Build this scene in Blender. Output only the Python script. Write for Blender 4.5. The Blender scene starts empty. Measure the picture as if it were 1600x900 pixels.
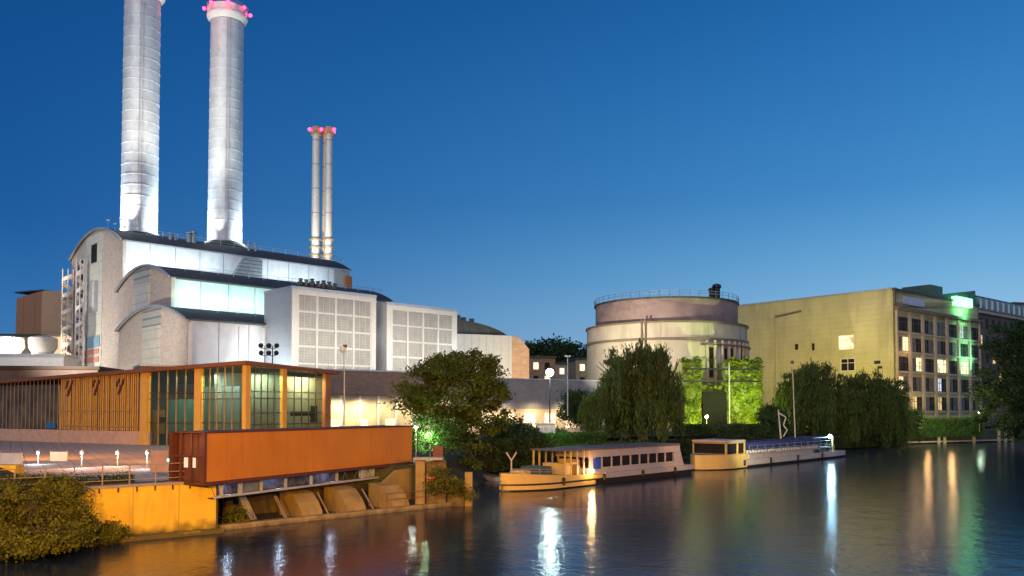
import bpy, math, random
import numpy as np
from mathutils import Vector
R = math.radians
random.seed(7); rng = np.random.default_rng(11)
SC = bpy.context.scene
COL = SC.collection

# ------------------------------------------------------------------ camera
F = 1300.0; PITCH = R(2.0); CAMZ = 7.0
CY = 640 - F*math.tan(PITCH)
cam = bpy.data.cameras.new('camera'); camo = bpy.data.objects.new('camera', cam); COL.objects.link(camo)
camo.location = (0, 0, CAMZ); camo.rotation_euler = (R(90)+PITCH, 0, 0)
cam.lens = 36*F/1600; cam.shift_y = (CY-450)/1600; cam.clip_end = 6000; cam.clip_start = 0.3
SC.camera = camo

# ------------------------------------------------------------------ sky
w = bpy.data.worlds.new('World'); SC.world = w; w.use_nodes = True
wn, wl = w.node_tree.nodes, w.node_tree.links
bg = wn['Background']
sky = wn.new('ShaderNodeTexSky'); sky.sky_type = 'NISHITA'; sky.sun_disc = False
sky.sun_elevation = R(2); sky.sun_rotation = R(60); sky.ozone_density = 6
tc = wn.new('ShaderNodeTexCoord'); sep = wn.new('ShaderNodeSeparateXYZ'); wl.new(tc.outputs['Generated'], sep.inputs[0])
def ramp(nodes, stops):
    r = nodes.new('ShaderNodeValToRGB'); e = r.color_ramp.elements
    while len(e) > 1: e.remove(e[-1])
    e[0].position = stops[0][0]; e[0].color = (*stops[0][1], 1)
    for p, c in stops[1:]:
        x = e.new(p); x.color = (*c, 1)
    return r
rl = ramp(wn, [(0, (.080, .250, .520)), (.10, (.034, .165, .420)), (.2, (.012, .105, .330)), (.45, (.0035, .064, .235)), (1, (.002, .03, .13))])
rr = ramp(wn, [(0, (.400, .580, .740)), (.08, (.310, .540, .740)), (.15, (.160, .430, .700)), (.24, (.052, .260, .580)), (.45, (.009, .128, .400)), (1, (.004, .04, .16))])
rl.color_ramp.interpolation = rr.color_ramp.interpolation = 'B_SPLINE'
wl.new(sep.outputs['Z'], rl.inputs[0]); wl.new(sep.outputs['Z'], rr.inputs[0])
mr = wn.new('ShaderNodeMapRange'); mr.inputs['From Min'].default_value = -.5; mr.inputs['From Max'].default_value = .48
wl.new(sep.outputs['X'], mr.inputs['Value'])
mx = wn.new('ShaderNodeMix'); mx.data_type = 'RGBA'; wl.new(mr.outputs[0], mx.inputs['Factor'])
wl.new(rl.outputs[0], mx.inputs['A']); wl.new(rr.outputs[0], mx.inputs['B'])
sc_ = wn.new('ShaderNodeMix'); sc_.data_type = 'RGBA'; sc_.inputs['Factor'].default_value = .9
mul = wn.new('ShaderNodeMix'); mul.data_type = 'RGBA'; mul.blend_type = 'MULTIPLY'; mul.inputs['Factor'].default_value = 1
wl.new(sky.outputs[0], mul.inputs['A']); mul.inputs['B'].default_value = (.1, .12, .2, 1)
wl.new(mul.outputs['Result'], sc_.inputs['A']); wl.new(mx.outputs['Result'], sc_.inputs['B'])
wl.new(sc_.outputs['Result'], bg.inputs['Color']); bg.inputs['Strength'].default_value = 1.08

# very soft fill light added from behind the camera to lift the shadows
sun = bpy.data.lights.new('dusk_fill', 'SUN'); sun.energy = .85; sun.angle = R(40); sun.color = (1, .95, .88)
so = bpy.data.objects.new('dusk_fill', sun); COL.objects.link(so)
so.rotation_euler = Vector((.25, .8, -.55)).to_track_quat('-Z', 'Y').to_euler()

SC.view_settings.view_transform = 'Standard'; SC.view_settings.look = 'None'
SC.view_settings.gamma = 1; SC.view_settings.use_curve_mapping = False; SC.view_settings.exposure = 0.0
SC.render.engine = 'CYCLES'
SC.cycles.use_denoising = True; SC.cycles.max_bounces = 5; SC.cycles.transparent_max_bounces = 12
SC.cycles.sample_clamp_indirect = 4; SC.cycles.caustics_reflective = False; SC.cycles.caustics_refractive = False
try: SC.cycles.denoiser = 'OPENIMAGEDENOISE'
except Exception: pass

# ------------------------------------------------------------------ measuring helpers
def ray(px, py):
    x = (px-800)/F; yc = (CY-py)/F
    return x, math.cos(PITCH)-yc*math.sin(PITCH), math.sin(PITCH)+yc*math.cos(PITCH)
def at(px, py, Y):
    x, y, z = ray(px, py); s = Y/y
    return Vector((x*s, Y, CAMZ+z*s))
def zat(py, Y): return at(800, py, Y).z
def gnd(px, py, z=0.0):            # point of height z seen at this pixel
    x, y, zz = ray(px, py); s = (z-CAMZ)/zz
    return Vector((x*s, y*s, z))
def online(px, O, d):              # distance along a ground line where it is seen at column px
    k = (px-800)/F*math.cos(PITCH)
    return (k*O[1]-O[0])/(d[0]-k*d[1])
def nrm(a, b):
    l = math.hypot(a, b); return (a/l, b/l)

# ------------------------------------------------------------------ mesh helpers
class MB:
    def __init__(s): s.v = []; s.f = []; s.mi = []
    def quad(s, pts, m=0):
        n = len(s.v); s.v += [tuple(p) for p in pts]; s.f.append(tuple(range(n, n+len(pts)))); s.mi.append(m); return s
    def obox(s, O, a, b, c, m=0):
        O, a, b, c = Vector(O), Vector(a), Vector(b), Vector(c)
        if a.cross(b).dot(c) < 0: a, b = b, a
        n = len(s.v)
        s.v += [tuple(p) for p in (O, O+a, O+a+b, O+b, O+c, O+a+c, O+a+b+c, O+b+c)]
        for f in ((0,3,2,1),(4,5,6,7),(0,1,5,4),(1,2,6,5),(2,3,7,6),(3,0,4,7)):
            s.f.append(tuple(n+i for i in f)); s.mi.append(m)
        return s
    def box(s, x0, x1, y0, y1, z0, z1, m=0): return s.obox((x0,y0,z0), (x1-x0,0,0), (0,y1-y0,0), (0,0,z1-z0), m)
    def fb(s, fr, u0, u1, v0, v1, z0, z1, m=0):
        a, b = fr.d(u1-u0, 0), fr.d(0, v1-v0)
        return s.obox(fr.p(u0, v0, z0), a, b, (0,0,z1-z0), m)
    def prism(s, poly, ext, m=0):       # polygon (list of points) extruded along ext
        ext = Vector(ext); P = [Vector(p) for p in poly]
        nn = Vector((0,0,0))
        for i in range(len(P)): nn += P[i].cross(P[(i+1)%len(P)])
        if nn.dot(ext) > 0: P = P[::-1]
        n = len(s.v); k = len(P)
        s.v += [tuple(p) for p in P]+[tuple(p+ext) for p in P]
        s.f.append(tuple(range(n, n+k))); s.mi.append(m)
        s.f.append(tuple(range(n+2*k-1, n+k-1, -1))); s.mi.append(m)
        for i in range(k):
            j = (i+1) % k
            s.f.append((n+i, n+k+i, n+k+j, n+j)); s.mi.append(m)
        return s
    def lathe(s, c, prof, n=32, m=0, a0=0, a1=None, cap=True):   # prof: (radius, z) going up
        full = a1 is None; a1 = a0+2*math.pi if full else a1
        base = len(s.v); k = n if full else n+1
        for r, z in prof:
            for i in range(k):
                a = a0+(a1-a0)*i/n
                s.v.append((c[0]+r*math.cos(a), c[1]+r*math.sin(a), c[2]+z))
        for j in range(len(prof)-1):
            for i in range(n):
                i2 = (i+1) % k
                s.f.append((base+j*k+i, base+j*k+i2, base+(j+1)*k+i2, base+(j+1)*k+i)); s.mi.append(m)
        if cap and full:
            s.f.append(tuple(base+(len(prof)-1)*k+i for i in range(k))); s.mi.append(m)
            s.f.append(tuple(base+k-1-i for i in range(k))); s.mi.append(m)
        return s
    def tube(s, p0, p1, r0, r1=None, n=8, m=0):
        p0, p1 = Vector(p0), Vector(p1); r1 = r0 if r1 is None else r1
        d = (p1-p0).normalized(); q = d.to_track_quat('Z', 'Y')
        ex, ey = q @ Vector((1,0,0)), q @ Vector((0,1,0))
        b = len(s.v)
        for P, r in ((p0, r0), (p1, r1)):
            for i in range(n):
                a = 2*math.pi*i/n; s.v.append(tuple(P+ex*(r*math.cos(a))+ey*(r*math.sin(a))))
        for i in range(n):
            j = (i+1) % n; s.f.append((b+i, b+j, b+n+j, b+n+i)); s.mi.append(m)
        s.f.append(tuple(b+n-1-i for i in range(n))); s.mi.append(m)
        s.f.append(tuple(b+n+i for i in range(n))); s.mi.append(m)
        return s
    def path(s, pts, r, n=6, m=0):
        for a, b in zip(pts, pts[1:]): s.tube(a, b, r, r, n, m)
        return s
    def ball(s, c, r, m=0, n=10, sz=1.0):
        prof = [(max(.001, r*math.sin(math.pi*i/n)), -r*sz*math.cos(math.pi*i/n)) for i in range(n+1)]
        return s.lathe(c, prof, n*2, m, cap=False)
    def build(s, name, mats, parent=None, smooth=False, bevel=0):
        me = bpy.data.meshes.new(name)
        off = Vector(parent['_o']) if parent is not None else None
        if off is None:
            A = np.array(s.v); off = Vector((A[:,0].mean(), A[:,1].mean(), A[:,2].min()))
        me.from_pydata([(v[0]-off[0], v[1]-off[1], v[2]-off[2]) for v in s.v], [], s.f)
        for m in (mats if isinstance(mats, (list, tuple)) else [mats]): me.materials.append(m)
        me.polygons.foreach_set('material_index', s.mi)
        if smooth:
            me.polygons.foreach_set('use_smooth', [True]*len(s.f)); 
            try: me.set_sharp_from_angle(angle=R(35))
            except Exception: pass
        me.update()
        o = bpy.data.objects.new(name, me); COL.objects.link(o)
        if parent is None: o.location = off
        else: o.parent = parent
        if parent is not None: o['_o'] = parent['_o']
        else: o['_o'] = tuple(off)
        if bevel:
            b = o.modifiers.new('bevel', 'BEVEL'); b.width = bevel; b.segments = 2; b.limit_method = 'ANGLE'
        return o
class Fr:
    def __init__(s, O, u, v): s.O = (O[0], O[1]); s.u = u; s.v = v
    def p(s, u, v, z=0): return Vector((s.O[0]+s.u[0]*u+s.v[0]*v, s.O[1]+s.u[1]*u+s.v[1]*v, z))
    def d(s, u, v, z=0): return Vector((s.u[0]*u+s.v[0]*v, s.u[1]*u+s.v[1]*v, z))
    def on(s, px, v=0, along='u', u=0):
        if along == 'u': O = s.p(0, v); return online(px, O, s.u)
        O = s.p(u, 0); return online(px, O, s.v)
    def z(s, py, u, v=0): return zat(py, s.p(u, v).y)
def tag(o, label, cat, group=None):
    o['label'] = label; o['category'] = cat
    if group: o['group'] = group
    return o
def thing(name, loc, label, cat, group=None):
    o = bpy.data.objects.new(name, None); COL.objects.link(o); o.location = loc; o['_o'] = tuple(loc)
    o.empty_display_size = .5
    return tag(o, label, cat, group)
def structure(o, kind='structure'): o['kind'] = kind; return o

# ------------------------------------------------------------------ materials
MATS = {}
def mat(name, col, rough=.6, metal=0, var=.15, scale=1.5, bump=0, bscale=None, spec=.5, emit=None, es=0, extra=None, coat=0, stretch=(1,1,1)):
    if name in MATS: return MATS[name]
    m = bpy.data.materials.new(name); m.use_nodes = True; MATS[name] = m
    n, l = m.node_tree.nodes, m.node_tree.links; b = n['Principled BSDF']
    b.inputs['Roughness'].default_value = rough; b.inputs['Metallic'].default_value = metal
    b.inputs['Specular IOR Level'].default_value = spec; b.inputs['Coat Weight'].default_value = coat
    tcn = n.new('ShaderNodeTexCoord'); mp = n.new('ShaderNodeMapping'); l.new(tcn.outputs['Object'], mp.inputs[0])
    mp.inputs['Scale'].default_value = stretch
    nz = n.new('ShaderNodeTexNoise'); nz.inputs['Scale'].default_value = scale; nz.inputs['Detail'].default_value = 6; l.new(mp.outputs[0], nz.inputs['Vector'])
    lo = tuple(c*(1-var) for c in col); hi = tuple(min(1, c*(1+var)) for c in col)
    r = ramp(n, [(.3, lo), (.7, hi)]); l.new(nz.outputs['Fac'], r.inputs[0])
    out = r.outputs[0]
    if extra: out = extra(n, l, mp, out, b) or out
    l.new(out, b.inputs['Base Color'])
    if bump:
        bz = n.new('ShaderNodeTexNoise'); bz.inputs['Scale'].default_value = bscale or scale*6; bz.inputs['Detail'].default_value = 5; l.new(mp.outputs[0], bz.inputs['Vector'])
        bp = n.new('ShaderNodeBump'); bp.inputs['Strength'].default_value = bump; bp.inputs['Distance'].default_value = .05
        l.new(bz.outputs['Fac'], bp.inputs['Height'])
        prev = b.inputs['Normal'].links
        if prev: l.new(prev[0].from_socket, bp.inputs['Normal'])
        l.new(bp.outputs[0], b.inputs['Normal'])
    if emit: b.inputs['Emission Color'].default_value = (*emit, 1); b.inputs['Emission Strength'].default_value = es
    return m
def mixcol(n, l, fac, a, b_, mode='MIX'):
    x = n.new('ShaderNodeMix'); x.data_type = 'RGBA'; x.blend_type = mode
    for s, v in (('Factor', fac), ('A', a), ('B', b_)):
        if hasattr(v, 'is_linked'): l.new(v, x.inputs[s])
        else: x.inputs[s].default_value = v if s == 'Factor' else (*v, 1)
    return x.outputs['Result']
def lines(axis_expr, period, width, col, bumpd=.05):
    """thin joint lines across a direction (object space)"""
    def ex(n, l, mp, out, b):
        sp = n.new('ShaderNodeSeparateXYZ'); l.new(mp.outputs[0], sp.inputs[0])
        s_out = None
        for ax, k in axis_expr:
            mu = n.new('ShaderNodeMath'); mu.operation = 'MULTIPLY'; mu.inputs[1].default_value = k/period; l.new(sp.outputs[ax], mu.inputs[0])
            if s_out is None: s_out = mu.outputs[0]
            else:
                ad = n.new('ShaderNodeMath'); ad.operation = 'ADD'; l.new(s_out, ad.inputs[0]); l.new(mu.outputs[0], ad.inputs[1]); s_out = ad.outputs[0]
        fr = n.new('ShaderNodeMath'); fr.operation = 'FRACT'; l.new(s_out, fr.inputs[0])
        lt = n.new('ShaderNodeMath'); lt.operation = 'LESS_THAN'; lt.inputs[1].default_value = width/period; l.new(fr.outputs[0], lt.inputs[0])
        bp = n.new('ShaderNodeBump'); bp.invert = True; bp.inputs['Strength'].default_value = .6; bp.inputs['Distance'].default_value = bumpd
        l.new(lt.outputs[0], bp.inputs['Height']); l.new(bp.outputs[0], b.inputs['Normal'])
        return mixcol(n, l, lt.outputs[0], out, col)
    return ex
def streaks(col, amount=.5, sc=(1.5,1.5,.12), then=None):
    def ex(n, l, mp, out, b):
        if then: out = then(n, l, mp, out, b) or out
        t = n.new('ShaderNodeTexCoord'); m2 = n.new('ShaderNodeMapping'); m2.inputs['Scale'].default_value = sc; l.new(t.outputs['Object'], m2.inputs[0])
        z = n.new('ShaderNodeTexNoise'); z.inputs['Scale'].default_value = 1; z.inputs['Detail'].default_value = 6; z.inputs['Roughness'].default_value = .7; l.new(m2.outputs[0], z.inputs['Vector'])
        mrg = n.new('ShaderNodeMapRange'); mrg.inputs['From Min'].default_value = .48; mrg.inputs['From Max'].default_value = .75; mrg.inputs['To Max'].default_value = amount; l.new(z.outputs['Fac'], mrg.inputs['Value'])
        return mixcol(n, l, mrg.outputs[0], out, col)
    return ex
def waterline(then=None, h=.45, col=(.035,.04,.015)):
    def ex(n, l, mp, out, b):
        if then: out = then(n, l, mp, out, b) or out
        t = n.new('ShaderNodeTexCoord'); g = n.new('ShaderNodeNewGeometry'); sp = n.new('ShaderNodeSeparateXYZ'); l.new(g.outputs['Position'], sp.inputs[0])
        z = n.new('ShaderNodeTexNoise'); z.inputs['Scale'].default_value = 1.6; z.inputs['Detail'].default_value = 6; l.new(t.outputs['Object'], z.inputs['Vector'])
        a = n.new('ShaderNodeMath'); a.operation = 'MULTIPLY_ADD'; l.new(z.outputs['Fac'], a.inputs[0]); a.inputs[1].default_value = 1.1; a.inputs[2].default_value = -.55; 
        s2 = n.new('ShaderNodeMath'); s2.operation = 'SUBTRACT'; l.new(sp.outputs['Z'], s2.inputs[0]); l.new(a.outputs[0], s2.inputs[1])
        m2 = n.new('ShaderNodeMapRange'); m2.inputs['From Min'].default_value = h-.25; m2.inputs['From Max'].default_value = h+.3; m2.inputs['To Min'].default_value = .9; m2.inputs['To Max'].default_value = 0; l.new(s2.outputs[0], m2.inputs['Value'])
        return mixcol(n, l, m2.outputs[0], out, col)
    return ex
def bricks(mort, rot, bw=.5, bh=.25):
    def ex(n, l, mp, out, b):
        t = n.new('ShaderNodeTexCoord'); m1 = n.new('ShaderNodeMapping'); m1.inputs['Rotation'].default_value = (0,0,-rot); l.new(t.outputs['Object'], m1.inputs[0])
        sp = n.new('ShaderNodeSeparateXYZ'); l.new(m1.outputs[0], sp.inputs[0])
        cb = n.new('ShaderNodeCombineXYZ'); ad = n.new('ShaderNodeMath'); ad.operation='ADD'; l.new(sp.outputs[0], ad.inputs[0]); l.new(sp.outputs[1], ad.inputs[1])
        l.new(ad.outputs[0], cb.inputs[0]); l.new(sp.outputs[2], cb.inputs[1])
        br = n.new('ShaderNodeTexBrick'); br.inputs['Scale'].default_value = 1; br.inputs['Brick Width'].default_value = bw; br.inputs['Row Height'].default_value = bh; br.inputs['Mortar Size'].default_value = .012
        br.inputs['Color1'].default_value = (.90,.90,.90,1); br.inputs['Color2'].default_value = (1.08,1.06,1.05,1); br.inputs['Mortar'].default_value = (*mort,1)
        l.new(cb.outputs[0], br.inputs['Vector'])
        return mixcol(n, l, 1.0, out, br.outputs['Color'], 'MULTIPLY')
    return ex
def emis(name, col, st):
    if name in MATS: return MATS[name]
    m = bpy.data.materials.new(name); m.use_nodes = True; MATS[name] = m
    b = m.node_tree.nodes['Principled BSDF']; b.inputs['Base Color'].default_value = (*[min(.8, c) for c in col], 1)
    b.inputs['Emission Color'].default_value = (*col, 1); b.inputs['Emission Strength'].default_value = st
    return m
def litwin(name, col, st, sc=1.2):      # lit window: uneven glow from the room behind
    if name in MATS: return MATS[name]
    m = bpy.data.materials.new(name); m.use_nodes = True; MATS[name] = m
    n, l = m.node_tree.nodes, m.node_tree.links; b = n['Principled BSDF']; b.inputs['Roughness'].default_value = .15
    t = n.new('ShaderNodeTexCoord'); z = n.new('ShaderNodeTexNoise'); z.inputs['Scale'].default_value = sc; z.inputs['Detail'].default_value = 3; l.new(t.outputs['Object'], z.inputs['Vector'])
    r = ramp(n, [(.3, tuple(c*.35 for c in col)), (.6, col)]); l.new(z.outputs['Fac'], r.inputs[0]); l.new(r.outputs[0], b.inputs['Emission Color'])
    b.inputs['Emission Strength'].default_value = st; b.inputs['Base Color'].default_value = (.1,.1,.1,1)
    return m
def glassmat(name, tint, op=.35, rough=.05):
    if name in MATS: return MATS[name]
    m = bpy.data.materials.new(name); m.use_nodes = True; MATS[name] = m
    n, l = m.node_tree.nodes, m.node_tree.links; out = n['Material Output']
    b = n['Principled BSDF']; b.inputs['Base Color'].default_value = (*tint, 1); b.inputs['Roughness'].default_value = rough
    tr = n.new('ShaderNodeBsdfTransparent'); tr.inputs[0].default_value = (.85, .9, .88, 1)
    mxs = n.new('ShaderNodeMixShader'); mxs.inputs[0].default_value = op
    l.new(tr.outputs[0], mxs.inputs[1]); l.new(b.outputs[0], mxs.inputs[2]); l.new(mxs.outputs[0], out.inputs[0])
    return m
def leafmat(name, c1, c2, trans=.3, sc=.35, st=(1,1,1)):
    if name in MATS: return MATS[name]
    m = bpy.data.materials.new(name); m.use_nodes = True; MATS[name] = m
    n, l = m.node_tree.nodes, m.node_tree.links; b = n['Principled BSDF']; out = n['Material Output']
    t = n.new('ShaderNodeTexCoord'); z = n.new('ShaderNodeTexNoise'); z.inputs['Scale'].default_value = sc; z.inputs['Detail'].default_value = 8; z.inputs['Roughness'].default_value = .75; mp_ = n.new('ShaderNodeMapping'); mp_.inputs['Scale'].default_value = st; l.new(t.outputs['Object'], mp_.inputs[0]); l.new(mp_.outputs[0], z.inputs['Vector'])
    r = ramp(n, [(.36, c1), (.62, c2)]); l.new(z.outputs['Fac'], r.inputs[0])
    l.new(r.outputs[0], b.inputs['Base Color']); b.inputs['Roughness'].default_value = .55; b.inputs['Specular IOR Level'].default_value = .25
    tl = n.new('ShaderNodeBsdfTranslucent'); l.new(r.outputs[0], tl.inputs[0])
    ms = n.new('ShaderNodeMixShader'); ms.inputs[0].default_value = trans; l.new(b.outputs[0], ms.inputs[1]); l.new(tl.outputs[0], ms.inputs[2]); l.new(ms.outputs[0], out.inputs[0])
    return m

# ------------------------------------------------------------------ lamps
def lpoint(loc, power, col, r=.3, kids=None):
    L = bpy.data.lights.new('point_light', 'POINT'); L.energy = power; L.color = col; L.shadow_soft_size = r
    o = bpy.data.objects.new('point_light', L); COL.objects.link(o); o.location = loc; return o
def lspot(loc, target, power, col, ang=60, r=.4, blend=.6):
    L = bpy.data.lights.new('spot_light', 'SPOT'); L.energy = power; L.color = col; L.shadow_soft_size = r
    L.spot_size = R(ang); L.spot_blend = blend
    o = bpy.data.objects.new('spot_light', L); COL.objects.link(o); o.location = loc
    o.rotation_euler = (Vector(target)-Vector(loc)).to_track_quat('-Z', 'Y').to_euler(); return o
def larea(loc, target, power, col, sx, sy):
    L = bpy.data.lights.new('tube_light', 'AREA'); L.energy = power; L.color = col; L.shape = 'RECTANGLE'; L.size = sx; L.size_y = sy
    o = bpy.data.objects.new('tube_light', L); COL.objects.link(o); o.location = loc
    o.rotation_euler = (Vector(target)-Vector(loc)).to_track_quat('-Z', 'Y').to_euler()
    o.visible_camera = True; return o
SODIUM = (1, .42, .03); WHITE = (.82, .95, 1.0); NEUT = (1, .93, .82)

# sodium street lamps on the bridge the photograph is taken from, either side of it
for p, tg, e in (((-16, 3, 11), (-22, 46, 1), 44000), ((-2, -4, 12), (-10, 55, 2), 62000), ((14, -4, 12), (4, 72, 1), 60000), ((24, 10, 11), (26, 105, 2), 30000)):
    lspot(p, tg, e, SODIUM, 95, .5, .8)

# ------------------------------------------------------------------ ground and water
def water_mat():
    m = bpy.data.materials.new('river_water'); m.use_nodes = True
    n, l = m.node_tree.nodes, m.node_tree.links; b = n['Principled BSDF']
    b.inputs['Base Color'].default_value = (.010, .022, .042, 1); b.inputs['Roughness'].default_value = .155; b.inputs['IOR'].default_value = 1.45
    t = n.new('ShaderNodeTexCoord')
    hs = []
    for sc, st, dist in (((.45, .45, 1), .55, .036), ((1.5, 1.5, 1), .5, .018), ((4, 4, 1), .5, .013)):
        mp = n.new('ShaderNodeMapping'); mp.inputs['Scale'].default_value = sc; mp.inputs['Rotation'].default_value = (0, 0, .5*len(hs)); l.new(t.outputs['Object'], mp.inputs[0])
        z = n.new('ShaderNodeTexNoise'); z.inputs['Scale'].default_value = 1; z.inputs['Detail'].default_value = 3; l.new(mp.outputs[0], z.inputs['Vector'])
        bp = n.new('ShaderNodeBump'); bp.inputs['Strength'].default_value = 1; bp.inputs['Distance'].default_value = dist; l.new(z.outputs['Fac'], bp.inputs['Height'])
        if hs: l.new(hs[-1].outputs[0], bp.inputs['Normal'])
        hs.append(bp)
    l.new(hs[-1].outputs[0], b.inputs['Normal'])
    return m
o = MB().quad([(-1500,-200,0),(1500,-200,0),(1500,2500,0),(-1500,2500,0)]).build('river_water', water_mat()); structure(o)

M_soil = mat('soil', (.045,.05,.025), .9, var=.5, scale=.6, bump=.6)
M_pave = mat('paving', (.42,.33,.28), .85, var=.2, scale=2, bump=.3, extra=lines([('X',1),('Y',.6)], 1.2, .06, (.2,.16,.13), .02))
GZ = 2.94
QC = Vector((-17.0, 48.0, 0))           # right corner of the yellow quay wall
QL = gnd(95, 763, GZ); QL.z = 0
shore = [(-160, 20), (QL.x-10, QL.y-6), (QL.x-2, QL.y+.2), (QC.x-1.0, QC.y+.9)]
# weir recess then far bank
K0 = gnd(345, 829); K1 = gnd(735, 788)
kd = nrm(K1.x-K0.x, K1.y-K0.y); kn = (-kd[1], kd[0])      # kn points away from the river
shore += [(QC.x-3.6, QC.y+6.2)]
kf = Fr(K0, kd, kn); KL = math.hypot(K1.x-K0.x, K1.y-K0.y)
shore += [tuple(kf.p(KL*.72, 4.6)[:2]), tuple(kf.p(KL-1.5, 2.2)[:2])]
for px, py in ((760, 758), (800, 735), (900, 722), (1080, 716), (1130, 708), (1320, 699), (1424, 694), (1590, 690), (1800, 680)):
    g = gnd(px, py); shore.append((g.x, g.y))
shore += [(1500, 420), (1500, 2400), (-1500, 2400), (-1500, 20)]
mb = MB()
n0 = len(shore)
cen = [Vector((x, y, GZ)) for x, y in shore]
def inset(i, d):
    a, b, c = Vector(shore[i-1]), Vector(shore[i]), Vector(shore[(i+1) % n0])
    t = ((b-a).normalized()+(c-b).normalized()).normalized(); return Vector((b.x-t.y*d, b.y+t.x*d))
top = []
for i in range(n0):
    slope = 3.5 if 7 <= i <= n0-5 else .05
    q = inset(i, slope); top.append((q.x, q.y, 2.9 if i < 7 else 2.4))
mb.quad(top)
for i in range(n0):
    j = (i+1) % n0
    mb.quad([(shore[i][0], shore[i][1], -.6), (shore[j][0], shore[j][1], -.6), top[j], top[i]])
o = mb.build('ground', M_soil); structure(o)

# terrace paving beside the glass hall
tp = [QC+Vector((-1.2, 1.2, 0)), QL+Vector((-1, .8, 0)), Vector((-70, 25, 0)), Vector((-110, 120, 0)), Vector((-18, 104, 0)), Vector((-16, 60, 0))]
o = MB().quad([(p.x, p.y, GZ) for p in tp][::-1]).build('terrace_paving', M_pave); structure(o)
# yard road by the annex and river path on the right
M_asph = mat('asphalt', (.05,.05,.055), .85, var=.3, scale=4, bump=.4)
o = MB().quad([(-18,108,2.96),(16,118,2.96),(60,160,2.96),(40,172,2.96),(14,150,2.96),(-24,124,2.96)]).build('yard_road', M_asph); structure(o)

# ------------------------------------------------------------------ power station
U = nrm(1350, 1300); V = nrm(-1300, 1350)
A0 = at(188, 640, 165.0)
PF = Fr(A0, U, V)      # u along the halls (to the right and away), v away from the river
rot = math.atan2(U[1], U[0])
M_brick = mat('pale_brick', (.54,.46,.39), .85, var=.10, scale=1.2, extra=bricks((.75,.75,.75), rot, 1.0, .34))
M_brickfoot = mat('glazed_panel', (.62,.58,.47), .35, var=.1, scale=.8, extra=lines([('Z',1)], 1.6, .09, (.3,.3,.27), .03))
M_panel = mat('metal_cladding', (.68,.72,.74), .5, metal=.1, var=.10, scale=.5, extra=streaks((.35,.38,.40), .35, (.5,.5,.08), lines([('X',U[0]),('Y',U[1])], 5.2, .16, (.25,.27,.28))))
M_fine = mat('ribbed_cladding', (.60,.62,.62), .45, metal=.35, var=.08, scale=.5, extra=lines([('X',U[0]),('Y',U[1])], .9, .10, (.42,.43,.43), .03))
M_roof = mat('dark_metal_roof', (.055,.06,.055), .6, metal=.1, var=.3, scale=.7, extra=lines([('X',U[0]),('Y',U[1])], 1.4, .07, (.02,.025,.03), .04))
M_trim = mat('zinc_trim', (.50,.52,.53), .4, metal=.5, var=.1)
M_dark = mat('dark_louvre', (.10,.105,.11), .6, metal=.4, var=.2)
M_white = mat('white_paint', (.74,.74,.71), .45, var=.06)
M_steel = mat('galvanised_steel', (.45,.47,.48), .45, metal=.7, var=.2)
M_black = mat('black_metal', (.02,.02,.022), .5, metal=.3)
M_darkglass = mat('dark_glass', (.022,.018,.016), .55, var=.3, spec=.08)

def arc(fr, u, va, vb, ze, rise, n=18, over=0):
    pts = []
    for i in range(n+1):
        t = i/n; v = va-over+(vb-va+2*over)*t
        pts.append(fr.p(u, v, ze+rise*(1-(2*t-1)**2)))
    return pts
def hall(name, label, cat, fr, u0, u1, va, vb, ze, rise, panels, bays):
    th = thing(name, fr.p(u0, (va+vb)/2, GZ), label, cat)
    g = arc(fr, u0, va, vb, ze, rise)
    poly = [fr.p(u0, va, GZ)]+g+[fr.p(u0, vb, GZ)]
    MB().prism(poly, fr.d(.6, 0)).build('gable_wall', M_brick, th)
    # river-side and rear walls
    MB().fb(fr, u0+.6, u1, va, va+.4, GZ, ze-.05).build('side_wall', M_panel, th)
    MB().fb(fr, u0+.6, u1, vb-.4, vb, GZ, ze-.05).build('rear_wall', M_brick, th)
    poly2 = [fr.p(u1-.5, va+.4, GZ)]+arc(fr, u1-.5, va+.4, vb-.4, ze-.1, rise)+[fr.p(u1-.5, vb-.4, GZ)]
    MB().prism(poly2, fr.d(.45, 0)).build('end_wall', M_brick, th)
    a = arc(fr, u0-.35, va, vb, ze+.05, rise, over=.25); b = arc(fr, u0-.35, va, vb, ze-.32, rise, over=.25)
    mb = MB()
    L = fr.d(u1-u0+.7, 0)
    for i in range(len(a)-1): mb.prism([a[i], a[i+1], b[i+1]+Vector((0,0,.2)), b[i]+Vector((0,0,.2))], L)
    mb.build('roof', M_roof, th, smooth=False)
    mb = MB()
    for i in range(len(a)-1):
        e = Vector((0,0,.12))
        mb.prism([a[i]+e, a[i+1]+e, b[i+1]+e, b[i]+e], fr.d(.3, 0)-fr.d(.33, 0)*0)
    for q in mb.v: pass
    e_ = mb.build('gable_coping', M_trim, th); e_.location = fr.d(-.33, 0)
    return th
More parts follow.
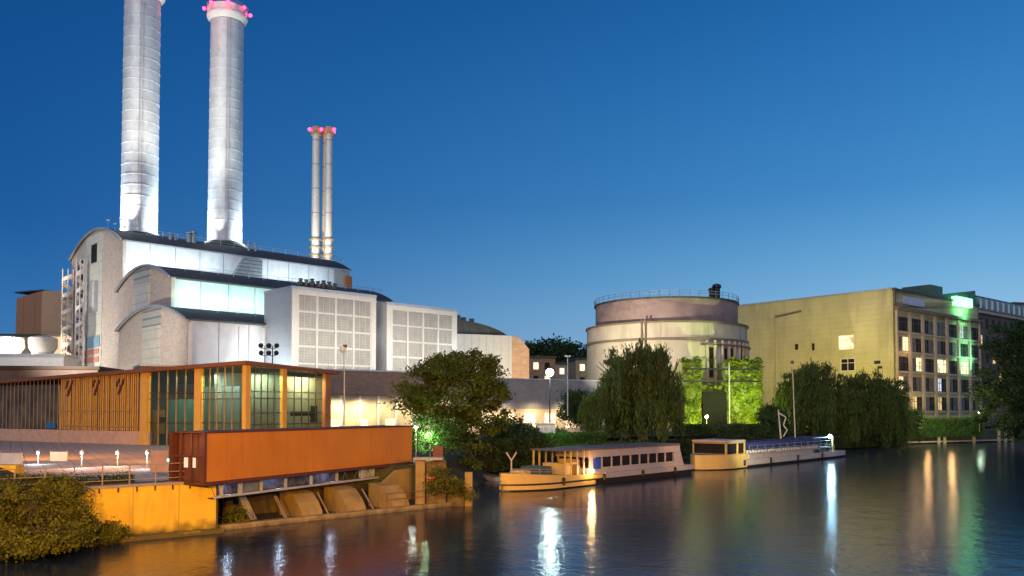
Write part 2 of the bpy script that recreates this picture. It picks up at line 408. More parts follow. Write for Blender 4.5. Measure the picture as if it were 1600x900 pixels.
# tall hall
vf = PF.on(108, along='v', u=0)
H1z = PF.z(374, 0, 0); H1r = PF.z(359.5, 0, vf/2)-H1z
u1 = PF.on(545, 0)
h1 = hall('boiler_hall', 'tallest barrel-roofed hall of the power station, at the foot of the two big chimneys', 'building', PF, 0, u1, 0, vf, H1z, H1r, None, None)
v2 = PF.on(265, along='v', u=-.8); H2z = PF.z(433, 0, v2); H2r = PF.z(417, 0, v2/2)-H2z
h2 = hall('turbine_hall', 'middle barrel-roofed hall with bright teal-lit metal wall, between the tallest and the lowest hall', 'building', PF, -.8, PF.on(610, v2), v2, -.05, H2z, H2r, None, None)
u3 = -4.5
v3a = PF.on(290, along='v', u=u3); v3b = PF.on(184, along='v', u=u3)
H3z = PF.z(497, u3, v3a); H3r = PF.z(479.5, u3, (v3a+v3b)/2)-H3z
uB = PF.on(411, v3a)
h3 = hall('switchgear_hall', 'lowest and nearest of the three barrel-roofed brick gable halls, left of the louvred blocks', 'building', PF, u3, uB+24, v3a, v3b, H3z, H3r, None, None)

def gpanel(parent, u, pxa, pxb, pya, pyb, m, name, proud=.12, hfix=None):
    va, vb = PF.on(pxa, along='v', u=u), PF.on(pxb, along='v', u=u)
    z0, z1 = PF.z(pyb, u, va), PF.z(pya, u, va)
    z0 = max(z0, GZ)
    return MB().fb(PF, u-proud, u+.05, min(va, vb), max(va, vb), z0, z1).build(name, m, parent)
M_cream = mat('cream_panel', (.62,.60,.50), .5, var=.08, scale=.6, extra=lines([('Z',1)], 2.2, .1, (.4,.39,.33), .02))
# stair window strip of the tall gable
gpanel(h1, 0, 131, 157, 372, 600, M_cream, 'stair_panel')
gpanel(h1, -.15, 139, 147, 384, 412, M_darkglass, 'window')
for a, b in ((137, 141), (145, 150)): gpanel(h1, -.15, a, b, 440, 488, M_trim, 'window_frame')
gpanel(h1, -.15, 141, 145, 440, 488, M_brickfoot, 'window')
M_blue = mat('blue_panel', (.20,.33,.42), .5); M_red = mat('red_panel', (.55,.24,.17), .5)
gpanel(h1, -.15, 132, 154, 528, 545, M_blue, 'blue_panel')
gpanel(h1, -.15, 131, 153, 548, 556, M_red, 'red_panel'); gpanel(h1, -.15, 131, 153, 560, 568, M_red, 'red_panel')
# dark stair openings next to it
for k in range(7):
    y = 410+k*22; gpanel(h1, -.05, 118, 126, y, y+13, M_black, 'opening', .1)
M_slat = mat('slatted_glass', (.46,.45,.40), .4, var=.1, extra=lines([('Z',1)], 1.3, .35, (.25,.25,.23), .05))
gpanel(h2, -.8, 206, 232, 424, 446, M_slat, 'louvre_panel'); gpanel(h2, -.8, 206, 231, 447, 500, M_brickfoot, 'window_panel')
gpanel(h3, u3, 221, 250, 486, 512, M_slat, 'louvre_panel'); gpanel(h3, u3, 221, 249, 513, 600, M_brickfoot, 'window_panel')

# tall hall details: grey louvred duct bay and end bay
ua, ub = PF.on(340, 0), PF.on(402, 0)
mb = MB(); zl = H2z+1.5
mb.prism([PF.p(ua, -.02, zl), PF.p(ub, -.02, zl), PF.p(ub, -.02, H1z-.6), PF.p(ua+5.2, -.02, H1z-.6)], PF.d(0, -1.6)); mb.build('duct_bay', M_fine if 0 else mat('grey_louvre', (.30,.33,.35), .5, metal=.4, var=.15, extra=lines([('Z',1)], .8, .2, (.14,.15,.16), .05)), h1)
MB().fb(PF, ua+7, ub-2.5, -1.75, -1.62, zl+2.0, zl+3.6).build('vent_opening', M_black, h1)
MB().fb(PF, PF.on(520, 0), u1-.1, -.12, -.02, zl-3, H1z-.4).build('end_bay', mat('dull_cladding', (.38,.39,.38), .6, metal=.2, var=.1), h1)
M_rust = mat('rust_panel', (.38,.14,.05), .7)
MB().fb(PF, u1-1.6, u1+.4, -.5, .3, zl-3, H1z-1.6).build('downpipe_box', M_rust, h1)
mb = MB()
mb.fb(PF, .2, u1, -.35, -.02, H1z-.30, H1z-.05); mb.build('eaves_gutter', M_trim, h1)
mb = MB(); mb.fb(PF, 0, PF.on(608, v2), v2-.4, v2-.02, H2z-.35, H2z-.1); mb.build('eaves_gutter', mat('dark_gutter', (.12,.15,.15), .5, metal=.3), h2)
mb = MB(); mb.fb(PF, u3+.3, uB, v3a-.4, v3a-.02, H3z-.35, H3z-.1); mb.build('eaves_gutter', MATS['dark_gutter'], h3)
# pilasters on lowest hall's river wall
mb = MB()
for px in (293, 371, 407):
    uu = PF.on(px, v3a); MB().fb(PF, uu, uu+.55, v3a-.25, v3a-.02, GZ, H3z-.7).build('pilaster', M_white, h3)
# roof railings and small roof things on halls
def rail(mbx, P, h=1.0, step=2.2, r=.035):
    for a, b in zip(P, P[1:]):
        L = (b-a).length; n = max(1, int(L/step))
        for i in range(n+1):
            q = a.lerp(b, i/n); mbx.tube(q, q+Vector((0,0,h)), r, r, 5)
        for hh in (h, h*.55): mbx.tube(a+Vector((0,0,hh)), b+Vector((0,0,hh)), r*.8, r*.8, 5)
mb = MB(); rail(mb, [PF.p(2, 1.2, H1z+1.8), PF.p(u1-1, 1.2, H1z+1.8)], 1.1, 3, .06); mb.build('roof_railing', M_steel, h1)
mb = MB(); rail(mb, [PF.p(2, v2+1, H2z+1.4), PF.p(PF.on(600, v2), v2+1, H2z+1.4)], 1.0, 3, .06); mb.build('roof_railing', M_steel, h2)
mb = MB(); rail(mb, [PF.p(1, v3a+1, H3z+1.3), PF.p(uB-1, v3a+1, H3z+1.3)], 1.0, 3, .05); mb.build('roof_railing', M_steel, h3)
def rooftop(name, px, py0, py1, u_v, kind, label, cat, grp=None):
    u = PF.on(px, u_v); p = PF.p(u, u_v); z0, z1 = zat(py1, p.y), zat(py0, p.y)
    return p, z0, z1
vv = 5.0
for i, (px, y0, r, lab) in enumerate(((291, 363, .55, 'left one of the two short bright vent pipes on the roof between the big chimneys'), (299, 362, .55, 'right one of the two short bright vent pipes on the roof between the big chimneys'), (262, 364, .45, 'squat grey roof vent just right of the left big chimney'), (270, 368, .35, 'small roof vent, second to the right of the left big chimney'), (386, 377, .35, 'small roof vent close to the right side of the right big chimney'), (396, 380, .3, 'thin roof vent a little further right of the right big chimney'))):
    u = PF.on(px, vv); p = PF.p(u, vv); zt = zat(y0, p.y)
    th = thing('roof_vent', (p.x, p.y, H1z+2.2), lab, 'vent', 'vents on the tallest hall roof')
    MB().lathe((p.x, p.y, H1z+2.2), [(r, 0), (r, zt-H1z-2.5)], 14).build('pipe', M_steel, th, smooth=True)
    MB().lathe((p.x, p.y, zt-.45), [(r*.9, 0), (r*1.35, .1), (r*1.25, .35), (.1, .55)], 14).build('cowl', M_steel, th, smooth=True)
th = thing('antenna_mast', PF.p(1.5, vf*.42, H1z+H1r), 'thin aerials and instruments at the top of the tallest gable, left of the left chimney', 'antenna')
for k, (du, hh) in enumerate(((0, 2.2), (1.4, 1.6), (2.6, 2.8), (3.4, 1.3))):
    q = PF.p(1.5+du, vf*.42, H1z+H1r-.1); mb = MB().tube(q, q+Vector((0,0,hh)), .05); mb.obox(q+Vector((-.3,-.1,hh-.3)), (.6,0,0), (0,.2,0), (0,0,.3)); mb.build('aerial', M_steel, th)

# ---- big chimneys
M_chim = mat('chimney_metal', (.62,.64,.65), .45, metal=.2, var=.12, scale=.35, stretch=(1,1,.25), extra=streaks((.36,.36,.35), .7, (.5,.5,.35)))
M_redl = emis('red_beacon', (1, .03, .09), 9)
def chimney(px, Y, wpx_b, wpx_t, ytop, zb, label, pitch_px):
    p = at(px, 380, Y); r0, r1 = wpx_b/2/F*Y, wpx_t/2/F*Y; zt = zat(ytop, Y)
    th = thing('chimney', (p.x, p.y, zb), label, 'chimney', 'big round chimneys')
    H = zt-zb; N = 24
    prof = []
    for k in range(N+1):
        t = k/N; r = r0+(r1-r0)*t; z = (H-3.9)*t
        prof += [(r, z)]
        if k < N: prof += [(r+.055, z+.02), (r+.055, z+.16), (r, z+.18)]
    MB().lathe((p.x, p.y, zb), prof, 40).build('shaft', M_chim, th, smooth=True)
    MB().lathe((p.x, p.y, zb), [(r1+.1, H-3.9), (r1*1.22, H-2.9), (r1*1.24, H-2.6), (r1*1.24, H-2.3)], 40, cap=False).build('collar', M_white, th, smooth=True)
    MB().lathe((p.x, p.y, zb), [(r1*1.20, H-2.3), (r1*1.22, H-.5), (r1*1.12, H-.15), (r1*.9, H)], 40).build('crown_ring', M_chim, th, smooth=True)
    mb = MB(); 
    rr_ = r1*1.24
    pts = [Vector((p.x+rr_*math.cos(a), p.y+rr_*math.sin(a), zb+H-.6)) for a in np.linspace(0, 2*math.pi, 25)]
    rail(mb, pts, .9, 1.4, .04); mb.build('railing', M_steel, th)
    # ladder cage up the front
    mb = MB(); a = -1.15
    for s in (-.3, .3):
        d = Vector((math.cos(a), math.sin(a), 0)); t_ = Vector((-d.y, d.x, 0))
        mb.tube(Vector((p.x, p.y, zb+1))+d*(r0+.3)+t_*s, Vector((p.x, p.y, zb+H-4))+d*(r1+.3)+t_*s, .05, .05, 5)
    mb.build('ladder', M_steel, th)
    for k in range(8):
        a = R(20)+k*math.pi/4
        q = (p.x+r1*1.38*math.cos(a), p.y+r1*1.38*math.sin(a), zb+H-.9)
        l_ = MB().ball(q, .42, n=6).build('beacon', M_redl, th)
        if k % 2 == 0: lpoint((q[0]+.6*math.cos(a), q[1]+.6*math.sin(a), q[2]+.2), 420, (1, .03, .10), .3)
    return p, r0, zb, zt
zb1 = PF.z(368, 12, 8)
c1 = chimney(217, 186, 54, 53.5, -24, H1z+1.5, 'left big silver chimney, cut off by the top of the picture', 0)
c2 = chimney(351, 201, 52, 50, 13, H1z+1.5, 'right big silver chimney, its flared rim with red beacons in full view', 0)
# dark saddle collars where the chimneys meet the roof
for (p, r0, zb, zt), lab in ((c1, 'dark stepped roof collar around the foot of the left big chimney'), (c2, 'dark stepped roof collar around the foot of the right big chimney')):
    zc = zb+(3.9 if p.y < 193 else 4.9); mb = MB().lathe((p.x, p.y, zc-5), [(r0+3.4, 0), (r0+3.2, 3.4), (r0+1.9, 3.6), (r0+1.8, 4.1), (r0+.8, 4.3), (r0+.7, 4.9), (r0+.1, 5)], 40, cap=False)
    tag(mb.build('roof_collar', M_roof, smooth=True), lab, 'roof collar')
# chimney floodlights on the roof: two per chimney
for (p, r0, zb, zt) in (c1, c2):
    for sx, sy, e, col in ((-8.4, -3.5, 26000, WHITE), (9.2, .6, 22000, WHITE)):
        q = Vector((p.x+sx, p.y+sy, zb+3.6)); tg = Vector((p.x+(-1.5 if sx < 0 else 1.5), p.y, zb+16))
        lspot(q, tg, e, col, 150, .5, .6)
    lspot((p.x-3, p.y-34, zb+6), (p.x, p.y, zb+46), 60000, (1, .93, .8), 60, .5, .8)
    lspot((p.x, p.y-5.5, zb+4), (p.x, p.y+1, zt), 22000, (1,.95,.88), 50, .4, .8)
# ---- slim stacks
M_stack = mat('stack_metal', (.60,.57,.52), .5, metal=.4, var=.12, extra=lines([('Z',1)], 7, .25, (.28,.26,.24), .05))
M_gold = mat('stack_head', (.36,.27,.16), .5, metal=.3)
for px, w_, dY, lab in ((492.5, 13, 0, 'left one of the slim chimneys with red beacons'), (506.5, 9, 3, 'middle one of the slim chimneys, half behind its right neighbour'), (513, 12, 0, 'right one of the slim chimneys with red beacons')):
    Y = 236+dY; p = at(px, 400, Y); r = w_/2/F*Y; zt = zat(199 if dY == 0 else 201, Y); zb = H1z-6
    th = thing('slim_chimney', (p.x, p.y, zb), lab, 'chimney', 'slim chimneys behind the tallest hall')
    MB().lathe((p.x, p.y, zb), [(r*1.08, 0), (r, 3), (r*.94, zt-zb-2)], 20).build('shaft', M_stack, th, smooth=True)
    MB().lathe((p.x, p.y, zt-2.6), [(r*1.0, 0), (r*1.35, .3), (r*1.35, 1.0), (r*1.05, 1.2), (r*1.0, 2.6), (r*.8, 2.7)], 20).build('head', M_gold, th, smooth=True)
    for k in range(3):
        zz = zat(376+k*12, Y); MB().lathe((p.x, p.y, zz), [(r*1.05, 0), (r*1.5, .05), (r*1.5, .3), (r*1.05, .35)], 20, cap=False).build('platform_ring', M_gold, th)
    for k, a in enumerate((-2.6, -.5) if px < 500 else (-.5, 1.0)):
        if dY and k: continue
        q = (p.x+r*1.6*math.cos(a), p.y+r*1.6*math.sin(a), zt-.9)
        MB().ball(q, .5, n=6).build('beacon', M_redl, th)
        lpoint((q[0]+.5*math.cos(a), q[1]+.5*math.sin(a), q[2]), 50, (1, .05, .12), .3)
for k in range(3): lspot((at(500,400,226).x-3+3*k, 222, H1z+3), (at(500,400,236).x, 236, 62), 14000, (1,.9,.74), 70, .4, .8)

# ---- louvred blocks
B0 = at(455, 640, PF.p(uB, v3a).y*.957)
BF = Fr(B0, U, V)
uback = online(411, B0, V)
M_lgrid = mat('louvre_frame', (.54,.53,.49), .5, var=.05)
M_louv = mat('louvre_mesh', (.33,.32,.29), .6, metal=.2, var=.15, scale=.8, extra=lines([('Z',1)], .42, .12, (.30,.29,.27), .06))
M_side = mat('block_cladding', (.46,.49,.52), .5, metal=.3, var=.06, extra=lines([('Z',1)], 2.4, .08, (.40,.42,.44), .02))
def block(name, label, ul, ur, depth, ztop, cols=(0,), vface=0):
    th = thing(name, BF.p(ul, vface, GZ), label, 'building', 'louvred blocks facing the river')
    W = ur-ul
    MB().fb(BF, ul, ur, vface+.35, vface+depth, GZ, ztop-.5).build('casing', M_side, th)
    MB().fb(BF, ul-.1, ur+.1, vface+.0, vface+depth, ztop-.5, ztop).build('roof', M_trim, th)
    # white portal frame
    mb = MB(); e0, e1 = 1.1, 1.0
    mb.fb(BF, ul, ul+e0, vface, vface+.349, GZ, ztop-.51); mb.fb(BF, ur-e1, ur, vface, vface+.349, GZ, ztop-.51); mb.fb(BF, ul+e0, ur-e1, vface, vface+.349, ztop-1.35, ztop-.51)
    mb.build('portal_frame', M_lgrid, th)
    n, z0, z1 = 4, GZ, ztop-1.35; x0, x1 = ul+e0, ur-e1; rows = 8; rh = 2.85
    cw = (x1-x0)/n
    mb = MB()
    for i in range(n):
        for j in range(rows):
            zb_ = z1-(j+1)*rh
            if zb_ < GZ: continue
            MB().fb(BF, x0+i*cw+.201, x0+(i+1)*cw-.201, vface+.20, vface+.34, zb_+.30, zb_+rh-.02).build('louvre', M_louv, th)
            MB().fb(BF, x0+i*cw+.20, x0+(i+1)*cw-.20, vface+.14, vface+.30, zb_-.0, zb_+.30).build('rail', M_lgrid, th)
    mb = MB()
    for i in range(n+1):
        mb.fb(BF, x0+i*cw-(.2 if i else 0), x0+i*cw+(.2 if i < n else 0), vface+.06, vface+.33, z0, z1)
    mb.build('mullions', M_lgrid, th)
    # fine scaffold grid in front
    mb = MB()
    for i in range(n*3):
        if i % 3: mb.fb(BF, x0+i*cw/3-.03, x0+i*cw/3+.03, vface+.10, vface+.16, z0, z1)
    mb.build('cross_bars', M_lgrid, th)
    return th
zB = zat(446, B0.y)
ur1 = BF.on(587, 0); ul2 = BF.on(606, 0); ur2 = BF.on(716, 0)
b1 = block('louvred_block', 'larger left louvred block with white frame and grid, its pale side wall lit', 0, ur1, uback, zB)
b2 = block('louvred_block', 'right louvred block with white frame and grid, partly behind the big tree', ul2, ur2, uback+2, zB-.9, vface=.4)
# stairwell slot between the blocks
th = thing('link_stairwell', BF.p((ur1+ul2)/2, 5, GZ), 'narrow lit stairwell in the gap between the two louvred blocks', 'stairwell')
MB().fb(BF, ur1+.15, ul2-.1, 5.0, 6.5, GZ, zB-5.2).build('wall', M_white, th)
for k in range(5): MB().fb(BF, ur1+.3, ul2-.3, 4.2, 4.95, GZ+2+k*3.6, GZ+2.25+k*3.6).build('landing', M_dark, th)
MB().fb(BF, ur1+.3, ul2-.3, 4.9, 4.98, zB-8.5, zB-5.9).build('window', litwin('cool_lit_window', (.85,1,.95), 1.4), th)
# bushes of roof equipment behind box tops
th = thing('roof_equipment', PF.p(PF.on(500, v2+3), v2+3, H2z+1), 'dark low machinery on the middle hall roof above the left louvred block', 'roof equipment')
for k in range(7):
    uu = PF.on(468+k*9, v2+3); q = PF.p(uu, v2+3, H2z+1.5); hh = .7+.6*random.random()
    mb = MB().obox(q+Vector((-.5,-.5,0)), (1.0,0,0), (0,1,0), (0,0,hh)); mb.lathe((q.x, q.y, q.z+hh), [(.35,0),(.35,.4),(.5,.45),(.45,.6)], 10)
    mb.build('fan_unit', M_dark, th, bevel=.05)

# ---- spiral escape stair and left tower
def spiral(px, y0, Y, wpx, label):
    p = at(px, 600, Y); r = wpx/2/F*Y; zt = zat(y0, Y)
    th = thing('spiral_stair', (p.x, p.y, GZ), label, 'staircase', 'escape stairs on the tallest gable')
    MB().lathe((p.x, p.y, GZ), [(.12, 0), (.12, zt-GZ)], 8).build('post', M_steel, th)
    mb = MB(); mr_ = MB(); n = int((zt-GZ)/.25)
    for k in range(n):
        a = k*R(24); z = GZ+k*.25; d = Vector((math.cos(a), math.sin(a), 0)); d2 = Vector((math.cos(a+R(24)), math.sin(a+R(24)), 0)); c = Vector((p.x, p.y, z))
        mb.prism([c+d*.1, c+d*r, c+d2*r, c+d2*.1], (0,0,.05))
        mr_.quad([c+d*r+Vector((0,0,.1)), c+d2*r+Vector((0,0,.35)), c+d2*r+Vector((0,0,1.25)), c+d*r+Vector((0,0,1.0))])
    mb.build('treads', M_white, th); mr_.build('stringer_guard', M_white, th)
    for k in range(6):
        a = k*math.pi/3; MB().tube((p.x+r*math.cos(a), p.y+r*math.sin(a), GZ), (p.x+r*math.cos(a), p.y+r*math.sin(a), zt+1), .09, .09, 6).build('outer_post', M_white, th)
    lspot((p.x-6, p.y-16, GZ+3), (p.x, p.y, zt*.6), 7000, NEUT, 110, .4)
    for k in range(int((zt-GZ)/6)): MB().lathe((p.x, p.y, GZ+5+k*6), [(r*1.02, 0), (r*1.02, .15)], 18).build('landing', M_steel, th)
    return th
pv = PF.p(-1.6, PF.on(110, along='v', u=-1.6)); 
spiral(103, 428, PF.p(-2, vf).y-1, 17, 'outer spiral escape stair at the far left edge of the tallest gable')
spiral(122, 412, PF.p(-1.8, PF.on(122, along='v', u=-1.8)).y, 12, 'inner escape stair against the tallest gable beside the cream panel strip')

# ---- buildings at far left
def simple_block(name, label, pxa, pxb, Y, ztop, depth, m, dirv=U, roofm=None, ang=None, z0=GZ):
    O = at(pxa, 640, Y); fr = Fr(O, dirv, (-dirv[1], dirv[0])); L = fr.on(pxb, 0)
    th = thing(name, fr.p(L/2, depth/2, z0), label, 'building')
    MB().fb(fr, 0, L, 0, depth, z0, ztop-.5).build('wall', m, th)
    MB().fb(fr, -.3, L+.3, -.3, depth+.3, ztop-.5, ztop).build('roof', roofm or M_roof, th)
    return th, fr, L
M_brown = mat('brown_cladding', (.40,.20,.10), .7, var=.08, extra=lines([('X',1),('Y',.4)], 3.2, .1, (.2,.1,.05), .02))
M_tan = mat('tan_cladding', (.50,.33,.20), .7, var=.06)
O = at(62, 640, 212); fr = Fr(O, nrm(1, .25), nrm(-.25, 1)); 
zt = zat(454, 212)
th = thing('brown_block', fr.p(0, 8, GZ), 'plain brown cube-like block far left behind the spiral stair', 'building')
MB().fb(fr, -0.01, 9, .0, 14, GZ, zt).build('tan_face', M_tan, th)
fl = Fr(O, nrm(-1, .45), nrm(.45, 1)); Ls = fl.on(20, 0)
MB().prism([fl.p(0, 0, GZ), fl.p(Ls, 0, GZ), fl.p(Ls-.6, 0, zt-1.4), fl.p(0, 0, zt-.05)], fl.d(0, 12)).build('brown_face', M_brown, th)
MB().fb(fl, -.2, Ls, -.2, 12, zt-.1, zt+.25).build('roof', M_roof, th)
M_conc = mat('pale_concrete', (.42,.41,.38), .8, var=.15, scale=.5, bump=.2, extra=streaks((.2,.19,.17), .5))
M_beige = mat('beige_render', (.48,.40,.30), .85, var=.1)
sb, f_, L_ = simple_block('low_beige_building', 'long low beige building far left behind the white tanks', -60, 100, 190, zat(521, 190), 12, M_beige, nrm(1, .12))
for k, (px, w_) in enumerate(((12, 46), (66, 40))):
    Y = 172; p = at(px, 600, Y); r = w_/2/F*Y; z0_, z1_ = zat(551, Y), zat(528, Y)
    th = thing('storage_tank', (p.x, p.y, GZ), ('wider white drum tank cut by the left edge of the picture' if k == 0 else 'white drum tank between the left edge tank and the spiral stair'), 'tank', 'white drum tanks')
    MB().lathe((p.x, p.y, GZ), [(r*.8, 0), (r*.8, z0_-GZ-.5), (r*.75, z0_-GZ), (r, z0_-GZ+1.0), (r*1.02, z1_-GZ-.5), (r*.98, z1_-GZ)], 28).build('drum', M_conc, th, smooth=True)
    MB().lathe((p.x, p.y, z1_), [(r*.98, 0), (r*.6, .35), (.1, .5)], 28).build('lid', M_conc, th, smooth=True)
sw, f_, L_ = simple_block('white_boundary_building', 'low white-walled building at left below the drum tanks', -70, 98, 150, zat(552, 150), 6, M_white, nrm(1, .10), M_trim)
br_, f_, L_ = simple_block('dark_flat_roofed_shed', 'dark flat-roofed shed behind the glass hall at far left', -80, 152, 120, zat(571, 120), 10, mat('shed_wall', (.12,.08,.06), .8), nrm(1, .12), mat('shed_roof', (.05,.03,.02), .8))
lspot(at(40, 560, 140), at(40, 540, 172), 700, NEUT, 120); lspot(at(60, 600, 130), at(40, 560, 150), 2600, NEUT, 140)
lspot(at(20, 560, 165), at(70, 490, 214), 60000, (1,.7,.45), 90)

# ---- annex wall in front of the blocks
a0 = at(512, 640, 125); a1 = at(930, 640, 150)
AD = nrm(a1.x-a0.x, a1.y-a0.y); AF = Fr(a0, AD, (-AD[1], AD[0])); AL = math.hypot(a1.x-a0.x, a1.y-a0.y)
zA = zat(579, 125); zL = zat(617, 125)
th = thing('annex', AF.p(AL/2, 4, GZ), 'long low brown brick annex in front of the louvred blocks, floodlit at its foot', 'building')
M_annex = mat('brown_brick', (.27,.19,.15), .85, var=.12, extra=bricks((.8,.8,.8), math.atan2(AD[1], AD[0]), .8, .3))
M_lit = mat('cream_render', (.62,.52,.36), .8, var=.12, scale=.6)
MB().fb(AF, -26, AL*.42, 0, 8, zL, zA).build('upper_wall', M_annex, th)
MB().fb(AF, -26, AL*.42, 0.5, 8, GZ, zL-.002).build('lower_wall', M_lit, th)
MB().fb(AF, -26, AL*.42, -.15, 8, zA, zA+.25).build('coping', M_trim, th)
for k in range(9):
    uu = -1+k*3.0; MB().fb(AF, uu, uu+.35, .2, .49, GZ, zL-.01).build('pier', M_white, th)
for k in range(5):
    uu = .6+k*4.4; MB().fb(AF, uu, uu+1.6, .36, .48, GZ+1.2, GZ+2.6).build('window', litwin('warm_bright_window', (1,.85,.5), 2.0), th)
for k in range(6):
    q = AF.p(1.5+k*3.6, -1.6, zL-.9); lspot(q, AF.p(1.5+k*3.6, .5, GZ+1.5), (1300 if k < 2 else 600), (1,.82,.42), 150, .2, .9)
# grey continuation to the right
th = thing('grey_yard_wall', AF.p(AL*.7, 2, GZ), 'grey flat yard building right of the big tree, behind the bright flood lamp', 'building')
zG = zat(592, 140)
MB().fb(AF, AL*.42+.05, AL+3, .8, 6, GZ+4.2, zG).build('upper_wall', mat('grey_render', (.27,.27,.27), .85, var=.15), th)
MB().fb(AF, AL*.42+.05, AL+3, 1.2, 6, GZ, GZ+4.19).build('lower_wall', M_lit, th)
MB().fb(AF, AL*.42+.05, AL+3, .7, 6.2, zG, zG+.2).build('coping', M_trim, th)
for k in range(6):
    uu = AL*.45+k*4.3; MB().fb(AF, uu, uu+2.2, 1.05, 1.19, GZ+.8, GZ+3.4).build('window', litwin('orange_bright_window', (1,.72,.42), 2.6), th)
for k in range(4):
    lspot(AF.p(AL*.5+k*6, -1.8, GZ+4.3), AF.p(AL*.5+k*6, 1.2, GZ+1.5), 900, (1,.74,.42), 150, .2, .9)

# ---- white hall right of the blocks, brick gable
O = at(706, 640, 168); fr4 = Fr(O, nrm(1, .40), nrm(-.40, 1)); L4 = fr4.on(800, 0)
z4 = zat(524, 172)
th = thing('white_hall', fr4.p(L4/2, 6, GZ), 'white-walled hall with low dark curved roof right of the louvred blocks', 'building')
MB().fb(fr4, 0, L4, 0, 14, GZ, z4).build('side_wall', mat('white_ribbed', (.62,.62,.58), .5, var=.06, extra=lines([('X',1)], 1.5, .08, (.4,.4,.38), .03)), th)
mb = MB(); n = 14
for i in range(n):
    t0, t1 = i/n, (i+1)/n; zc = lambda t: z4+3.0*math.cos(t*math.pi/2)**.7 if t < 1 else z4
    mb.prism([fr4.p(L4*t0*.95, 1, z4), fr4.p(L4*t1*.95, 1, z4), fr4.p(L4*t1*.95, 1, zc(t1)+.05), fr4.p(L4*t0*.95, 1, zc(t0)+.05)], fr4.d(0, 11))
mb.build('roof', M_roof, th)
for k, hh in ((2, 1.2), (3.2, .8), (5, .6)): MB().fb(fr4, k, k+.8, 3, 4, z4+2.2, z4+3.0+hh).build('roof_unit', M_dark, th)
p0 = fr4.p(L4, 0); brf = Fr(p0, nrm(1, .1), nrm(-.1, 1)); Lb = brf.on(827, 0)
MB().prism([brf.p(.02, .1, GZ), brf.p(Lb, .1, GZ), brf.p(Lb, .1, z4-2.8), brf.p(Lb*.45, .1, z4-.4), brf.p(.02, .1, z4)], brf.d(0, 8)).build('brick_gable', mat('tan_brick', (.55,.36,.22), .85, var=.1, extra=bricks((.7,.7,.7), .1, .9, .35)), th)
# background houses
for (pa, pb, Y, yt, c, lab) in ((826, 868, 200, 556, (.26,.18,.13), 'dull brown house behind the brick gable, left of the flood lamp'), (868, 905, 225, 566, (.34,.31,.24), 'pale small house behind the flood lamp'), (900, 935, 205, 559, (.30,.27,.18), 'olive-grey house just left of the round tank')):
    th, f_, L_ = simple_block('background_house', lab, pa, pb, Y, zat(yt, Y), 10, mat('house_'+str(pa), c, .85), nrm(1, .15))
    th['group'] = 'houses behind the yard'
    for i in range(2):
        for j in range(2):
            MB().fb(f_, L_*(.18+.42*i), L_*(.18+.42*i)+1.2, -.06, .05, zat(yt, Y)-3.2-3.2*j, zat(yt, Y)-1.6-3.2*j).build('window', M_darkglass if (i+j) % 2 else litwin('orange_bright_window', (1,.72,.42), 2.6), th)

# ------------------------------------------------------------------ round tank
TY = 172.0; tc_ = at(1041, 640, TY); rT = 125/F*TY*.985; rU = 111/F*TY*.985
zl1 = zat(521, TY-rT*.9)+.0
M_tank = mat('tank_render', (.46,.42,.33), .8, var=.10, scale=.35, extra=streaks((.20,.17,.13), .7, (.35,.35,.05), lines([('X',.6),('Y',.2)], 5.5, .08, (.28,.25,.2), .02)), bump=.1)
M_tankd = mat('tank_dark_band', (.27,.20,.185), .7, var=.2, scale=.3, extra=streaks((.06,.05,.07), .8, (.15,.15,.3)))  # shade on the upper drum's right side is put into this dark base
zE = zat(482, TY-rU); zM = zat(520, TY-rT); zTop = zE
zLow = GZ
zl_lower = zat(512, TY-5)
th = thing('round_tank', (tc_.x, tc_.y, GZ), 'huge round stepped gas tank with railing, right of centre behind the willow', 'tank')
za = zat(515, TY-2)      # top of the wide drum seen at its left edge
zu = zat(478, TY-2)
zmid = zat(504, TY-rU)
zledge = zat(540, TY-2)
MB().lathe((tc_.x, tc_.y, GZ), [(rT, 0), (rT, zledge-GZ)], 72).build('lower_drum', M_tank, th, smooth=True)
MB().lathe((tc_.x, tc_.y, zledge), [(rT+.35, 0), (rT+.35, .45), (rT, .5)], 72, cap=False).build('ledge', mat('ledge', (.16,.13,.10), .8), th)
MB().lathe((tc_.x, tc_.y, zledge+.45), [(rT-.02, 0), (rT-.02, za-zledge-.45)], 72).build('middle_drum', M_tank, th, smooth=True)
MB().lathe((tc_.x, tc_.y, za), [(rT+.25, 0), (rT+.25, .35), (rU, .4)], 72).build('step_ring', MATS['ledge'], th)
MB().lathe((tc_.x, tc_.y, za+.3), [(rU, 0), (rU, zu-za-.3)], 72).build('upper_drum', M_tankd, th, smooth=True)
MB().lathe((tc_.x, tc_.y, zu), [(rU+.3, 0), (rU+.3, .3), (rU*.6, 1.1), (.2, 1.5)], 72).build('roof', M_roof, th, smooth=True)
mb = MB(); pts = [Vector((tc_.x+(rU+.2)*math.cos(a), tc_.y+(rU+.2)*math.sin(a), zu+.3)) for a in np.linspace(0, 2*math.pi, 49)]
rail(mb, pts, 1.15, 2.2, .05); mb.build('railing', M_steel, th)
for px, s in ((1112, 1.0), (1120, 1.35)):
    p = at(px, 470, TY-rU*.6); MB().lathe((p.x, p.y, zu+.5), [(.5*s, 0), (.5*s, 1.6*s), (.7*s, 1.7*s), (.6*s, 2.1*s), (.1, 2.3*s)], 14).build('vent', M_black, th, smooth=True)
# ladder and pipes at left-front
for da in (0, .045):
    a = -2.03+da; q = Vector((tc_.x+(rT+.3)*math.cos(a), tc_.y+(rT+.3)*math.sin(a), 0))
    MB().tube((q.x, q.y, GZ), (q.x, q.y, za+.8), .16, .16, 8).build('pipe', MATS['ledge'], th)
